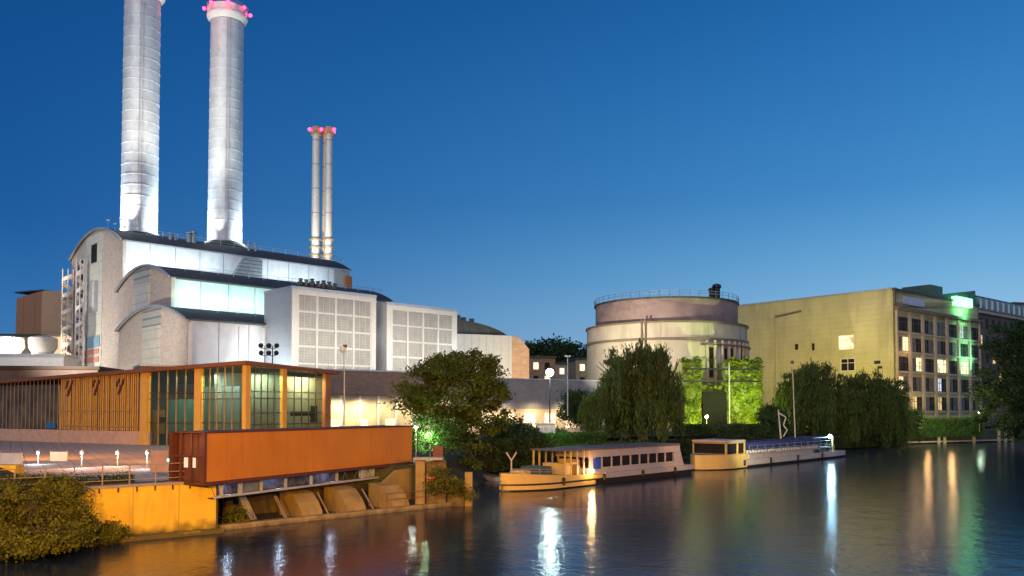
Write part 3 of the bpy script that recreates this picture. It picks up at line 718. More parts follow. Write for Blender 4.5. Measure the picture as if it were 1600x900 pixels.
# colonnade and bay on right lower part
for k in range(9):
    a = -1.27+k*.105; q = (tc_.x+(rT+.25)*math.cos(a), tc_.y+(rT+.25)*math.sin(a))
    MB().tube((q[0], q[1], GZ), (q[0], q[1], zledge), .3, .3, 10).build('column', M_tank, th)
    if k < 8:
        a2 = a+.05; d = Vector((math.cos(a2), math.sin(a2), 0)); t_ = Vector((-d.y, d.x, 0)); c = Vector((tc_.x, tc_.y, 0))+d*(rT-.05)
        m_ = M_darkglass if k % 3 != 1 else M_conc
        MB().obox(c-t_*.5+Vector((0,0,zledge-7)), t_*1.0, d*.2, (0,0,5.6)).build('window', m_, th)
for zz in (zledge-1.0, zledge-8, zledge-11.5):
    pr = [(rT+.55, 0), (rT+.55, .3)]
    MB().lathe((tc_.x, tc_.y, zz), [(rT-.2, 0), (rT+.6, .02), (rT+.6, .35), (rT-.2, .37)], 30, a0=-1.35, a1=-.2, cap=False).build('gallery', MATS['ledge'], th)

# ---- ivy-clad pump house
def leaves_mesh(P, size, N=None, droop=0, aspect=.6):
    """P: n x 3 centres -> quads with random orientation"""
    n = len(P); P = np.asarray(P)
    a = rng.normal(size=(n,3)); a /= np.linalg.norm(a, axis=1)[:,None]
    if droop: a = a*(1-droop)+np.array([0,0,-1])*droop; a /= np.linalg.norm(a, axis=1)[:,None]
    b = rng.normal(size=(n,3)); b -= (b*a).sum(1)[:,None]*a; b /= np.linalg.norm(b, axis=1)[:,None]
    s = (size*(.6+.8*rng.random(n)))[:,None]
    A = a*s; B = b*s*aspect
    V = np.stack([P-A*.5, P+B*.5-A*.05, P+A*.5, P-B*.5-A*.05], 1).reshape(-1,3)
    return V
def leaf_obj(name, V, m, parent=None, label=None):
    n = len(V)//4; off = np.array(parent['_o'] if parent is not None else (V[:,0].mean(), V[:,1].mean(), V[:,2].min()))
    me = bpy.data.meshes.new(name); me.vertices.add(len(V)); me.vertices.foreach_set('co', (V-off).ravel())
    me.loops.add(len(V)); me.loops.foreach_set('vertex_index', np.arange(len(V), dtype=np.int32))
    me.polygons.add(n); me.polygons.foreach_set('loop_start', np.arange(0, len(V), 4, dtype=np.int32))
    me.materials.append(m); me.update(calc_edges=True); me.validate()
    o = bpy.data.objects.new(name, me); COL.objects.link(o); o['_o'] = tuple(float(x) for x in off)
    if parent is not None: o.parent = parent
    else: o.location = off
    return o
M_ivy = leafmat('ivy_leaf', (.04,.08,.01), (.24,.30,.02), .2, .5)
M_tree1 = leafmat('broad_leaf', (.03,.06,.012), (.15,.21,.035), .35, .45)
M_willow = leafmat('willow_leaf', (.02,.045,.012), (.13,.19,.04), .35, .9, (1,1,.14))
M_dkleaf = leafmat('dark_leaf', (.018,.045,.015), (.07,.12,.035), .25, .5)
M_bush = leafmat('bush_leaf', (.035,.04,.010), (.22,.24,.03), .3, 1.2)
M_hedge = leafmat('hedge_leaf', (.03,.07,.012), (.07,.16,.03), .3, .6)
M_bark = mat('bark', (.09,.065,.045), .9, var=.35, scale=3, bump=.8, stretch=(1,1,.3))

IY = 152.0
I0 = at(1066, 640, IY); ifr = Fr(I0, nrm(1, .10), nrm(-.10, 1)); uI = ifr.on(1190, 0)
zI = zat(566, IY)
th = thing('ivy_house', ifr.p(uI/2, 3, GZ), 'ivy-covered pump house glowing bright green in front of the round tank', 'building')
segs = [(ifr.on(1066,0), ifr.on(1096,0), zI), (ifr.on(1096,0), ifr.on(1134,0), zat(607, IY)), (ifr.on(1134,0), uI, zI)]
for (x0, x1, zz) in segs: MB().fb(ifr, x0+.02, x1-.02, 0 if zz == zI else .25, 6, GZ, zz).build('wall', mat('green_wall', (.20,.24,.10), .85, var=.2), th)
MB().fb(ifr, ifr.on(1096,0), ifr.on(1133,0), -.9, .2, GZ, zat(612, IY)).build('door_hut', mat('dark_hut', (.012,.011,.014), .9, spec=.03), th)
pts = []
for (x0, x1, zz), n in zip(segs, (2600, 1100, 5200)):
    for _ in range(n):
        u_, z_ = random.uniform(x0-.1, x1+.1), random.uniform(GZ, zz+.3)
        pp = ifr.p(u_, -random.random()*.45-.05, z_)
        k = math.sin(u_*1.9+1)*math.cos(z_*1.3)
        k2 = math.sin(u_*3.1+z_*.7)+math.sin(z_*2.3+u_*.5)
        if (k > -.45 and k2 > -1.1) or random.random() < .22: pts.append(pp)
    for _ in range(n//6):
        u_ = random.uniform(x0, x1); pts.append(ifr.p(u_, random.uniform(-.3, 1.2), zz+random.random()*(.5+.7*max(0, math.sin(u_*2.7)))))
for _ in range(1200): pts.append(ifr.p(uI+random.random()*.5, random.uniform(-.2, 6), random.uniform(GZ, zI+.4)))
leaf_obj('ivy', leaves_mesh(pts, .42), M_ivy, th)
q = ifr.on(1138, 0); MB().tube(ifr.p(q, -.6, GZ), ifr.p(q, -.6, zI), .12).build('downpipe', M_trim, th)
mb = MB()
for zz in (zat(597, IY), zat(578, IY)): mb.fb(ifr, segs[0][0], uI-.6, -.62, -.52, zz, zz+.3)
mb.build('trellis', M_black, th)
for px, e in ((1080, 8500), (1150, 10500), (1180, 9500)): 
    q = ifr.on(px, 0); lspot(ifr.p(q, -7, 3.6), ifr.p(q, 0, 7), e*.6, (.82, 1, .03), 130, .3, .9)
lspot(ifr.p(uI*.6, -8, 4), ifr.p(uI*.4, 14, 20), 44000, (.75, 1, .30), 100, .4, .8)
lspot((at(893,640,140).x, 138, 15.5), (tc_.x-6, tc_.y-14, 19), 48000, (1,.84,.62), 72, .4, .9)  # unseen light added to warm the left side of the tank

# ------------------------------------------------------------------ right-hand warehouse
CW = at(1401, 640, 172.0)
wd = nrm(-1080, 1300); fd = (-wd[1]*-1, 0)
fd = nrm(wd[1], -wd[0])
WF = Fr(CW, wd, fd)          # u along blank wall (away left), v along the window front (away right)
LW = online(1148, CW, wd)+1; LV = online(1532, CW, fd)
zW = zat(451, 172)
M_wall = mat('ochre_render', (.56,.50,.27), .85, var=.16, scale=.14, bump=.3, extra=streaks((.26,.22,.12), .65, (.3,.3,.05), lines([('Z',1)], 1.15, .05, (.42,.36,.18), .02)))
M_front = mat('front_brick', (.15,.10,.08), .8, var=.15, scale=1, extra=lines([('Z',1)], .5, .06, (.16,.11,.09), .02))
M_pil = mat('front_pilaster', (.42,.33,.24), .8, var=.12)
wh = thing('warehouse', WF.p(LW/2, LV/2, GZ), 'big ochre warehouse with blank gable wall and window front, right side', 'building')
MB().obox(WF.p(0, .45, GZ), WF.d(LW, 0), WF.d(0, LV-.9), (0,0,zW-GZ-.3)).build('body', M_wall, wh)
# blank wall with a slight stepped parapet
MB().obox(WF.p(0, 0, GZ), WF.d(LW, 0), WF.d(0, .44), (0,0,zW-GZ)).build('gable_wall', M_wall, wh)
MB().obox(WF.p(-.1, -.12, zW), WF.d(LW+.1, 0), WF.d(0, .7), (0,0,.3)).build('coping', M_trim, wh)
def wwin(px, py, wpx, hpx, m, frame=True, name='window'):
    uu = WF.on(px, 0, along='u'); p = WF.p(uu, 0); zc = zat(py, p.y); wdt = wpx/F*p.y/.8; h = hpx/F*p.y
    w_ = MB().obox(WF.p(uu-wdt/2, -.05, zc-h/2), WF.d(wdt, 0), WF.d(0, .06), (0,0,h)).build(name, m, wh)
    if frame:
        mb = MB()
        for a in (-.5, 0, .5): mb.obox(WF.p(uu+a*wdt-.07, -.10, zc-h/2-.05), WF.d(.14, 0), WF.d(0, .045), (0,0,h+.1))
        for b in (-.5, .15, .5): mb.obox(WF.p(uu-wdt/2, -.12, zc+b*h-.06), WF.d(wdt, 0), WF.d(0, .06), (0,0,.12))
        mb.build('frame', M_white, w_)
wwin(1324, 535, 20, 22, litwin('warm_lit_window', (1,.78,.40), 1.8, .6))
wwin(1326, 570, 18, 19, M_darkglass)
wwin(1246, 542, 4, 9, M_black, False); wwin(1272, 542, 3.5, 11, M_black, False)
wwin(1372, 566, 8, 5, M_black, False, 'opening'); wwin(1376, 574, 6, 4, M_black, False, 'opening')
MB().obox(WF.p(WF.on(1213,0), -.2, GZ), WF.d(.18, 0), WF.d(0, .18), (0,0,zW-GZ-3)).build('downpipe', M_pil, wh)
uu0, uu1 = WF.on(1254, 0), WF.on(1211, 0)
MB().obox(WF.p(uu0, -.06, zat(489, 190)), WF.d(uu1-uu0, 0, -.8), WF.d(0, .05), (0,0,.5)).build('wall_lettering_trace', MATS['ledge'], wh)
# window front
M_drawn = mat('drawn_blind', (.13,.11,.09), .6, var=.5, scale=.9)
M_ffr = mat('brown_frame', (.09,.065,.05), .6)
GF = Fr(CW, fd, (wd[0], wd[1]))
def fz(py, v): return zat(py, GF.p(v, 0).y)
floors = 6; top_in = zW-5.2
MB().fb(GF, 0.0, LV, 0, .43, GZ, zW-.3).build('front_wall', M_front, wh)
nb = 7; bw = LV/nb
fh = (top_in-GZ-.6)/5.6
for k in range(nb+1):
    v_ = k*bw; MB().fb(GF, max(0,v_-.45), min(LV, v_+.45), -.42, -.003, GZ, zW-4.4).build('pilaster', M_pil, wh)
for j in range(5):
    zc = top_in-j*fh
    MB().fb(GF, .5, LV-.5, -.36, -.004, zc-fh*.84-.35, zc-fh*.84).build('string_course', M_pil, wh)
MB().fb(GF, -.2, LV+.2, -.9, 0, zW-4.35, zW-3.7).build('cornice', MATS['ledge'], wh)
MB().fb(GF, -.2, LV+.2, -.3, .5, zW-.3, zW+.1).build('parapet', M_roof, wh)
lit = {(1,0):'w', (3,0):'w', (4,1):'g', (2,1):'y', (2,3):'yy', (2,5):'yy', (3,3):'c', (4,3):'g', (0,5):'s'}  # lower amber window is added to give the front more glow
Wm = {'w': litwin('amber_window', (1,.72,.30), 2.4, .5), 'y': litwin('straw_window', (1,.92,.45), 1.9, .5), 'yy': litwin('straw_window', (1,.92,.45), 1.9, .5), 'c': litwin('cool_window', (.75,.88,1), .95), 'g': litwin('golden_window', (1,.65,.15), 1.0), 's': litwin('lamp_window', (.9,1,.8), .8)}
for j in range(5):
    zt_ = top_in-j*fh-.5; hh = fh*.68
    for k in range(nb):
        for s in (0, 1):
            x0 = k*bw+.6+s*(bw-1.2)/2+.12; x1 = x0+(bw-1.2)/2-.24
            key = lit.get((j,k)); on = key and (len(key) == 2 or s == (1 if key == 'y' else 0) or (j,k) == (1,0))
            if (j,k) == (1,0): on = (s == 1)
            m_ = Wm[key] if on else random.choice((M_darkglass, M_darkglass, M_drawn))
            w_ = MB().fb(GF, x0, x1, -.10, -.006, zt_-hh, zt_).build('window', m_, wh)
            mb = MB(); xm = (x0+x1)/2
            mb.fb(GF, xm-.06, xm+.06, -.16, -.104, zt_-hh, zt_); mb.fb(GF, x0, x1, -.15, -.105, zt_-hh*.35-.05, zt_-hh*.35+.05)
            mb.fb(GF, x0-.08, x1+.08, -.22, -.103, zt_-hh-.18, zt_-hh-.002)
            mb.build('frame', M_ffr, w_)
# attic: pale sign strip, dark penthouse, green lit sign
v0_, v1_ = GF.on(1414), GF.on(1446); MB().fb(GF, v0_, v1_, -.2, -.004, zW-2.9, zW-1.2).build('roof_sign', mat('lilac_sign', (.42,.40,.50), .5), wh)
M_grn = mat('green_copper', (.06,.13,.09), .6)
v0_, v1_ = GF.on(1455), GF.on(1474); MB().fb(GF, v0_, v1_, -.3, 6, zW+.1, zW+2.4).build('stair_head', M_grn, wh)
v0_, v1_ = GF.on(1478), GF.on(1529)
mb = MB().prism([GF.p(v0_, .2, zW-2.5), GF.p(v1_, .2, zW-2.5), GF.p(v1_, .2, zat(454, GF.p(v1_,0).y)), GF.p(v0_, .2, zat(460, GF.p(v0_,0).y))], GF.d(0, 5)); ph = mb.build('penthouse', M_grn, wh)
v0_, v1_ = GF.on(1491), GF.on(1516)
MB().fb(GF, v0_, v1_, -1.0, .15, zat(477, GF.p(v0_,0).y), zat(463, GF.p(v0_,0).y)).build('neon_sign', emis('green_neon', (.22, 1, .30), 3.2), wh)
vm = GF.on(1503)
lspot(GF.p(vm, -3.5, zW-3), GF.p(vm, 0, zW-1.5), 3500, (.2, 1, .45), 150, .6, .9)
lspot(GF.p(GF.on(1512), -9, 17), GF.p(GF.on(1508), 0, 20), 13000, (.25, 1, .55), 75, .5, .9)
lpoint(GF.p(GF.on(1414), -2.0, fz(552, 1)), 180, (1,.6,.25), .2)
lspot(at(1215, 640, 163), at(1270, 560, 187), 13500, (1, .84, .14), 130, .6, .9)
lspot(at(1330, 640, 160), at(1345, 560, 178), 9500, (1, .82, .14), 130, .6, .9)
lspot(at(1440, 700, 150)+Vector((6,0,0)), GF.p(LV*.4, 0, 14), 17000, (1, .72, .48), 110, .6, .9)
# mansard house beyond
MX = GF.p(LV, 0); mf = Fr(MX, fd, wd); m1 = online(1612, MX, fd)
th = thing('mansard_house', mf.p(m1/2, 5, GZ), 'dark house with mansard roof and dormers at the far right behind the tree', 'building')
zm = zat(485, mf.p(0,0).y); MB().fb(mf, .1, m1, .4, 12, GZ, zm).build('wall', mat('dark_brick', (.14,.08,.07), .85), th)
MB().fb(mf, .1, m1, -.2, .39, zm-.5, zm+.15).build('cornice', M_pil, th)
MB().prism([mf.p(.1, .5, zm), mf.p(.1, 2.0, zm+4.2), mf.p(.1, 10, zm+4.4), mf.p(.1, 12, zm)], mf.d(m1-.1, 0)).build('roof', mat('slate', (.03,.05,.07), .5), th)
for k in range(9):
    x = 1.0+k*(m1-1.5)/9
    d_ = MB().fb(mf, x, x+1.6, .2, 2.5, zm+.5, zm+3.4).build('dormer', mat('dormer_zinc', (.20,.26,.30), .5), th)
    MB().fb(mf, x+.25, x+1.35, .12, .19, zm+.8, zm+3.0).build('window', mat('pale_window', (.5,.6,.68), .2), th)
for k in range(8):
    for j in range(4):
        x = 1.2+k*(m1-2)/8; MB().fb(mf, x, x+1.5, .3, .38, zm-4-j*4.2, zm-1.6-j*4.2).build('window', Wm['g'] if (k, j) in ((0,1),(3,3),(2,2)) else M_darkglass, th)
th, f_, L_ = simple_block('red_roofed_house', 'reddish gabled house cut by the right edge of the picture', 1588, 1640, 245, zat(472, 245), 12, mat('pinkish_render', (.38,.27,.22), .85), nrm(1, .3), mat('red_roof', (.20,.05,.03), .8))
for i in range(3): MB().fb(f_, 1.5+i*3, 2.6+i*3, -.06, .02, zat(490, 245), zat(482, 245)).build('window', M_darkglass, th)
# golden street-level light, plus an unseen one added for an orange water streak
for px, py, e in ((1486, 636, 420), (1448, 640, 420)): lpoint(at(px, py, 170), e, (1,.55,.22), .3)

# ------------------------------------------------------------------ trees
def crown_pts(blobs, n, clump=.7, nc=60, up=0):
    P = []
    tot = sum(r[0]*r[1]*r[2] for c, r in blobs)
    for c, r in blobs:
        k = max(6, int(nc*r[0]*r[1]*r[2]/tot)); m = int(n*r[0]*r[1]*r[2]/tot/k)
        d = rng.normal(size=(k,3)); d /= np.linalg.norm(d, axis=1)[:,None]
        rad = .55+.5*rng.random(k)**.6
        C = np.array(c)+d*rad[:,None]*np.array(r)
        for q in C:
            s = clump*(.6+.9*rng.random())
            P.append(q+rng.normal(size=(m,3))*np.array([s, s, s*.62]))
    return np.concatenate(P)
def limb(mb, p, d, L, r, depth):
    q = p
    for k in range(3):
        nd = (d+Vector((random.gauss(0,.12), random.gauss(0,.12), .05))).normalized(); q2 = q+nd*L/3
        mb.tube(q, q2, r*(1-.2*k), r*(1-.2*(k+1)), 7); q = q2; d = nd
    if depth:
        for k in range(3):
            a = random.uniform(0, 2*math.pi); nd = (d+Vector((math.cos(a)*.8, math.sin(a)*.8, random.uniform(.0,.4)))).normalized()
            limb(mb, q, nd, L*.72, r*.45, depth-1)
def tree(name, label, base, trunk_h, tr, blobs, n, leaf, m, clump=.7, nc=60, cat='tree', droop=0, aspect=.6, trunk_m=None, group=None):
    th = thing(name, base, label, cat, group)
    mb = MB(); b = Vector(base)
    mb.tube(b+Vector((0,0,-.4)), b+Vector((0,0,trunk_h)), tr*1.3, tr*.9, 10)
    for k in range(4):
        a = k*1.57+random.random(); limb(mb, b+Vector((0,0,trunk_h*.92)), Vector((math.cos(a)*.6, math.sin(a)*.6, 1)).normalized(), trunk_h*.8, tr*.6, 2)
    mb.build('trunk', trunk_m or M_bark, th)
    leaf_obj('crown', leaves_mesh(crown_pts(blobs, n, clump, nc), leaf, droop=droop, aspect=aspect), m, th)
    return th
def bl(px, py, Y, rx, rz, ry=None, f=None):
    c = at(px, py, Y); k = Y/F; return (tuple(c), (rx*k, (ry or rx)*k, rz*k))
TB = 78.0
b_ = at(683, 640, TB)
tree('broadleaf_tree', 'large round broadleaf tree in the middle of the bank, right of the orange gallery', (b_.x, b_.y, 2.6), 3.6, .22,
     [bl(700,608,TB,72,52), bl(655,628,TB-1,40,32), bl(740,580,TB,42,30), bl(720,575,TB+1,50,24), bl(755,640,TB+1,42,50), bl(742,690,TB+2,34,42), bl(768,612,TB+2,32,30), bl(650,600,TB,30,22)], 29000, .28, M_tree1, .36, 220)
# pale-lit shrub below it
p = at(672, 700, 74.5)
tree('bright_shrub', 'bright green shrub lit by a lamp under the big broadleaf tree', (p.x, 74.5, 2.2), 1.0, .06, [bl(665,675,74.5,22,22), bl(700,680,75,26,26), bl(655,700,74,12,12)], 7000, .22, M_hedge, .4, 40, 'shrub')
lpoint(at(668, 682, 73.2), 800, (.7, 1, .55), .2); lpoint(at(650, 668, 72.6), 60, (.9,1,.8), .1)

def willow(name, label, px, Y, rx, ytop, ybot, n, seedk=0, m=None, hang=1.0):
    k = Y/F; c = at(px, (ytop+ybot)/2, Y); R_ = rx*k; zt, zb = zat(ytop, Y), zat(ybot, Y)
    th = thing(name, (c.x, Y, 2.0), label, 'tree')
    mb = MB(); b = Vector((c.x, Y, 1.6)); mb.tube(b, b+Vector((.3,0,(zt-2)*.45)), .55, .4, 10)
    for q in range(5): a = q*1.256; limb(mb, b+Vector((.3,0,(zt-2)*.43)), Vector((math.cos(a), math.sin(a), 1.0)).normalized(), (zt-2)*.36, .25, 1)
    mb.build('trunk', M_bark, th)
    P = []
    ncur = 92; cur = []
    for s_ in range(ncur):
        a = rng.random()*2*math.pi; rr = R_*math.sqrt(rng.random())
        rr *= 1+.16*math.sin(a*4+seedk)+.10*math.sin(a*9+2*seedk)
        cur.append((c.x+rr*math.cos(a), Y+rr*math.sin(a), rr, rng.normal()*1.5, rng.random()))
    ns = n//26
    for s_ in range(ns):
        x0, y0, rr, dh, ll = cur[int(rng.integers(ncur))]
        x, y = x0+rng.normal()*.42, y0+rng.normal()*.42
        h = zt-(zt-zb)*(.06+.46*min(1.1, rr/R_)**2.2)+dh*.7+rng.normal()*.25
        ln = (h-zb)*(.45+.55*ll)*(.8+.3*rng.random())
        kx, ky = (x0-c.x)/R_*.5, (y0-Y)/R_*.5
        m_ = 26; t = rng.random(m_)
        P.append(np.stack([x+kx*np.sqrt(t)*1.6+rng.normal(size=m_)*.09, y+ky*np.sqrt(t)*1.6+rng.normal(size=m_)*.09, h-ln*t], 1))
    top_ = crown_pts([((c.x, Y, zt-(zt-zb)*.28), (R_*.75, R_*.75, (zt-zb)*.24))], n//9, .45, 50)
    leaf_obj('crown', leaves_mesh(np.concatenate(P+[top_]), .52, droop=.86, aspect=.24), m or M_willow, th)
    return th
willow('weeping_willow', 'tall weeping willow in front of the round tank, behind the nearer boat', 1001, 116, 70, 538, 692, 52000, 1)
willow('weeping_willow', 'weeping willow below the blank ochre wall, behind the second boat, left of its twin', 1270, 152, 58, 566, 692, 42000, 2.3)
willow('weeping_willow', 'weeping willow at the left corner of the warehouse window front, reaching to the water', 1358, 154, 60, 584, 698, 44000, 4.1)
lspot(at(1180, 700, 90), at(1330, 640, 150), 9000, (.9,.9,.6), 80, .5, .8)
# dark trees right edge
p = at(1588, 640, 150)
tree('dark_tree', 'dark leafy tree rising at the right edge beside the warehouse front', (p.x, 150, 1.8), 7, .4, [bl(1590,545,150,48,42), bl(1565,600,149,34,36), bl(1600,620,150,60,46), bl(1572,655,148,40,30), bl(1625,560,151,50,60)], 36000, .42, M_dkleaf, .8, 110)
p = at(1640, 640, 138)
tree('dark_tree', 'dark leafy tree mostly cut off by the right edge, reaching over the water', (p.x, 138, 1.8), 6, .35, [bl(1632,640,138,50,46), bl(1640,590,138,40,50)], 16000, .42, M_dkleaf, .8, 60)
p = at(1408, 640, 160); tree('dark_shrub', 'dark shrub at the foot of the warehouse corner, right of the willows', (p.x, 160, 2.2), 2, .12, [bl(1404,608,160,14,14), bl(1410,640,160,18,24), bl(1420,655,160,22,16)], 7000, .35, M_dkleaf, .6, 30, 'shrub')
# yard trees and shrubs in the middle
for i, (px, Y, pyc, rx, rz, lab) in enumerate(((905, 134, 638, 26, 26, 'teal-lit round shrub tree left of the willow, under the flood lamp'), (862, 118, 684, 30, 10, 'dark shrub mass below the flood lamp, behind the nearer boat'), (815, 104, 684, 26, 14, 'dark tree between the big broadleaf tree and the yard lights'), (790, 96, 690, 34, 34, 'dark low tree on the bank just right of the big broadleaf tree'), (1205, 140, 650, 14, 12, 'small dark shrub beside the ivy house, left of the mast'))):
    p = at(px, 640, Y); tree('yard_tree', lab, (p.x, Y, 2.0), 1.0, .12, [bl(px,pyc,Y,rx,rz), bl(px+rx*.5,pyc+rz*.5,Y+1,rx*.6,rz*.6), bl(px-rx*.5,pyc+rz*.4,Y,rx*.6,rz*.6)], 9000, .34, M_dkleaf, .55, 45, group='small trees of the yard')
# skyline wood
P = crown_pts([bl(850,547,330,42,12,30), bl(895,556,330,34,12,30), bl(935,562,330,30,10,30), bl(812,548,330,20,8,20)], 12000, 1.6, 70)
o = leaf_obj('distant_wood', leaves_mesh(P, 1.1), M_dkleaf); structure(o, 'stuff'); o['label'] = 'dark treetops on the skyline behind the yard'
P2 = [( (px-800)/F*330+random.gauss(0,3), 330+random.gauss(0,5), random.uniform(GZ, zat(556,330))) for px in np.linspace(800, 950, 3000)]
# hedges
def hedge(name, label, a, b, z0, z1, th_, n, m, leaf=.22):
    a, b = Vector(a), Vector(b); d = (b-a); nn = Vector((-d.y, d.x, 0)).normalized()
    core = MB().obox(Vector((a.x, a.y, z0))+nn*.15, (d.x, d.y, 0), nn*(th_-.3), (0,0,z1-z0-.15))
    t = thing(name, ((a.x+b.x)/2, (a.y+b.y)/2, z0), label, 'hedge')
    core.build('core', mat('hedge_core', (.015,.025,.01), .9), t)
    P = []
    for _ in range(n):
        s = random.random(); r_ = random.random()
        q = a+d*s
        if r_ < .6: q = q+nn*random.gauss(0,.10); z = random.uniform(z0, z1)
        else: q = q+nn*random.uniform(0, th_); z = z1+random.gauss(0,.10)
        P.append((q.x, q.y, z))
    leaf_obj('foliage', leaves_mesh(P, leaf), m, t)
g0, g1 = at(842, 700, 101), at(948, 700, 108)
hedge('clipped_hedge', 'green lit clipped hedge on the bank above the nearer boat', (g0.x, 101, 0), (g1.x, 108, 0), 2.0, 3.9, 1.4, 6000, M_hedge)
lspot((g0.x+3, 101, 6.2), (g0.x+4, 103, 3.6), 700, (.5,1,.6), 150, .3)
g0, g1 = at(1060, 700, 132), at(1240, 700, 140)
hedge('bank_hedge', 'dark hedge on the bank between the two willows, behind the second boat', (g0.x, 132, 0), (g1.x, 140, 0), 1.6, 4.4, 2, 9000, M_dkleaf, .3)
g0, g1 = at(1424, 700, 166), at(1548, 700, 172)
hedge('clipped_hedge', 'bright green clipped hedge above the timber jetty at the far right', (g0.x, 168, 0), (g1.x, 174, 0), 1.4, zat(655, 168), 1.6, 9000, M_hedge, .28)
lspot(at(1480, 640, 163), at(1480, 660, 169), 1500, (.55,1,.25), 140, .3, .9)
g0, g1 = at(770, 700, 84), at(850, 700, 98)
hedge('bank_shrubbery', 'dark ragged shrubbery on the bank left of the nearer boat', (g0.x, 86, 0), (g1.x, 98, 0), .6, 3.6, 2.4, 7000, M_dkleaf, .3)
g0, g1 = at(850, 700, 97), at(1090, 700, 118)
hedge('bank_shrubbery', 'dark long shrubbery on the bank directly behind the nearer boat', (g0.x, 97, 0), (g1.x, 122, 0), .6, 2.6, 2.4, 10000, M_dkleaf, .3)
g0, g1 = at(1310, 700, 150), at(1424, 700, 160)
hedge('bank_shrubbery', 'dark shrubbery hanging over the water under the right-hand willow', (g0.x, 147, 0), (g1.x, 162, 0), .2, 2.2, 2.4, 7000, M_willow, .3)

# foreground bushes at left
FBY = 40.5
for i, (px, Y, blobs, n, lab) in enumerate((
    (30, 41, [bl(15,806,41,58,52), bl(66,794,41.5,38,38), bl(10,840,40,50,30)], 17000, 'big golden-lit bush filling the lower left corner at the water edge'),
    (105, 42.2, [bl(100,800,42.2,34,46), bl(95,770,42.5,26,24), bl(112,832,41.6,36,26)], 15000, 'bush with a pointed top against the left end of the yellow quay wall'),
    (60, 39.6, [bl(60,845,39.6,60,18), bl(20,850,39.2,50,16)], 12000, 'low olive bush trailing into the water at the lower left'),
    (172, 44.2, [bl(175,832,44.2,15,17), bl(160,842,43.8,20,12)], 4500, 'small rusty bush growing at the foot of the yellow quay wall'),
    (372, 50.2, [bl(372,815,50.2,14,18)], 2600, 'little dark shrub at the water right of the yellow quay wall'))):
    p = at(px, 640, Y); tree('bank_bush', lab, (p.x, Y, .2), 1.0 if i < 3 else .4, .05, blobs, n, .15, M_bush, .19, 170 if i < 3 else 40, 'bush', group='bushes at the left bank')
# bank below them
mb = MB(); mb.prism([at(-120, 862, 38.5)+Vector((0,0,-1.2)), at(-120, 700, 41.5), at(120, 790, 43), at(200, 842, 44.6)+Vector((0,0,-.6)), at(120, 862, 41)+Vector((0,0,-.6))], (-.6, 2.4, 0))
structure(mb.build('river_bank', M_soil))

# ------------------------------------------------------------------ yellow quay wall, railing, kerb
M_yel = mat('yellow_render', (.74,.50,.035), .8, var=.10, scale=.9, bump=.25, extra=waterline(streaks((.30,.18,.04), .75, (1.2,1.2,.18), lines([('X',.78),('Y',.62)], 2.4, .04, (.4,.26,.03), .03))))
qd = nrm(QL.x-QC.x, QL.y-QC.y); QF = Fr(QC, qd, (qd[1], -qd[0]))
if QF.v[1] < 0: QF.v = (-QF.v[0], -QF.v[1])
QLen = math.hypot(QL.x-QC.x, QL.y-QC.y)+1.0
th = thing('quay_wall', QF.p(QLen/2, .3, 0), 'yellow-orange lit quay wall at the lower left with dark scuppers', 'wall')
MB().fb(QF, 0, QLen, 0, .6, -.8, GZ-.12).build('wall', M_yel, th)
MB().fb(QF, -.06, QLen, -.08, .7, GZ-.12, GZ+.02).build('coping', mat('grey_coping', (.30,.27,.25), .8), th)
sd = Vector((-4.2, 6.4, 0)); MB().obox((QC.x-.1, QC.y+.61, -.8), sd, (-.5, -.3, 0), (0,0,GZ+.6)).build('return_wall', mat('shadow_concrete', (.14,.11,.08), .9, var=.3), th)  # shade under the gallery is put into the return wall's colour
for k in range(9):
    uu = .5+k*(QLen-1.0)/8.5; MB().fb(QF, uu, uu+.07, -.05, -.003, GZ-.38, GZ-.13).build('scupper', M_black, th)
kb = MB().fb(QF, -.2, QLen-1.5, -.75, -.01, -.6, .22).build('footing', M_yel, th)
th = thing('railing', QF.p(QLen/2, .3, GZ), 'thin steel railing along the top of the yellow quay wall', 'railing')
M_rail = mat('pale_rail', (.38,.30,.24), .5, metal=.3); M_railr = mat('rust_rail', (.22,.07,.035), .6)
for k in range(7): q = QF.p(1.9+k*1.35, .25, GZ); MB().tube(q, q+Vector((0,0,1.05)), .04, .04, 6).build('post', M_rail, th)
mb = MB()
for hh in (1.05, .6, .25): MB().tube(QF.p(1.6, .25, GZ+hh), QF.p(1.9+9*1.35, .25, GZ+hh), .025, .025, 6).build('rail', M_rail, th)
mb = MB()
th = thing('bar_railing', QF.p(.6, .3, GZ), 'dense rusty bar railing at the right corner of the quay wall, before the gallery', 'railing')
for k in range(14): q = QF.p(.1+k*.11, .2, GZ); mb.tube(q, q+Vector((0,0,1.0)), .022, .022, 5)
for k in range(22): q = QF.p(.1, .2+k*.11, GZ); mb.tube(q, q+Vector((0,0,1.0)), .022, .022, 5)
mb.build('bars', M_railr, th)
mb = MB(); 
for hh in (.08, 1.0): mb.tube(QF.p(.08, .2, GZ+hh), QF.p(1.6, .2, GZ+hh), .03, .03, 6); mb.tube(QF.p(.08, .2, GZ+hh), QF.p(.1, 2.6, GZ+hh), .03, .03, 6)
mb.build('rails', M_railr, th)
# left stub of yellow wall
p = at(-40, 745, 44.5); pe = at(24, 745, 44.5)
MB_ = MB().box(p.x-4, pe.x, 44.5, 45.3, .2, zat(727, 44.5)); tag(MB_.build('wall_stub', M_yel, bevel=.03), 'orange block of quay parapet behind the bushes at the left edge', 'wall')
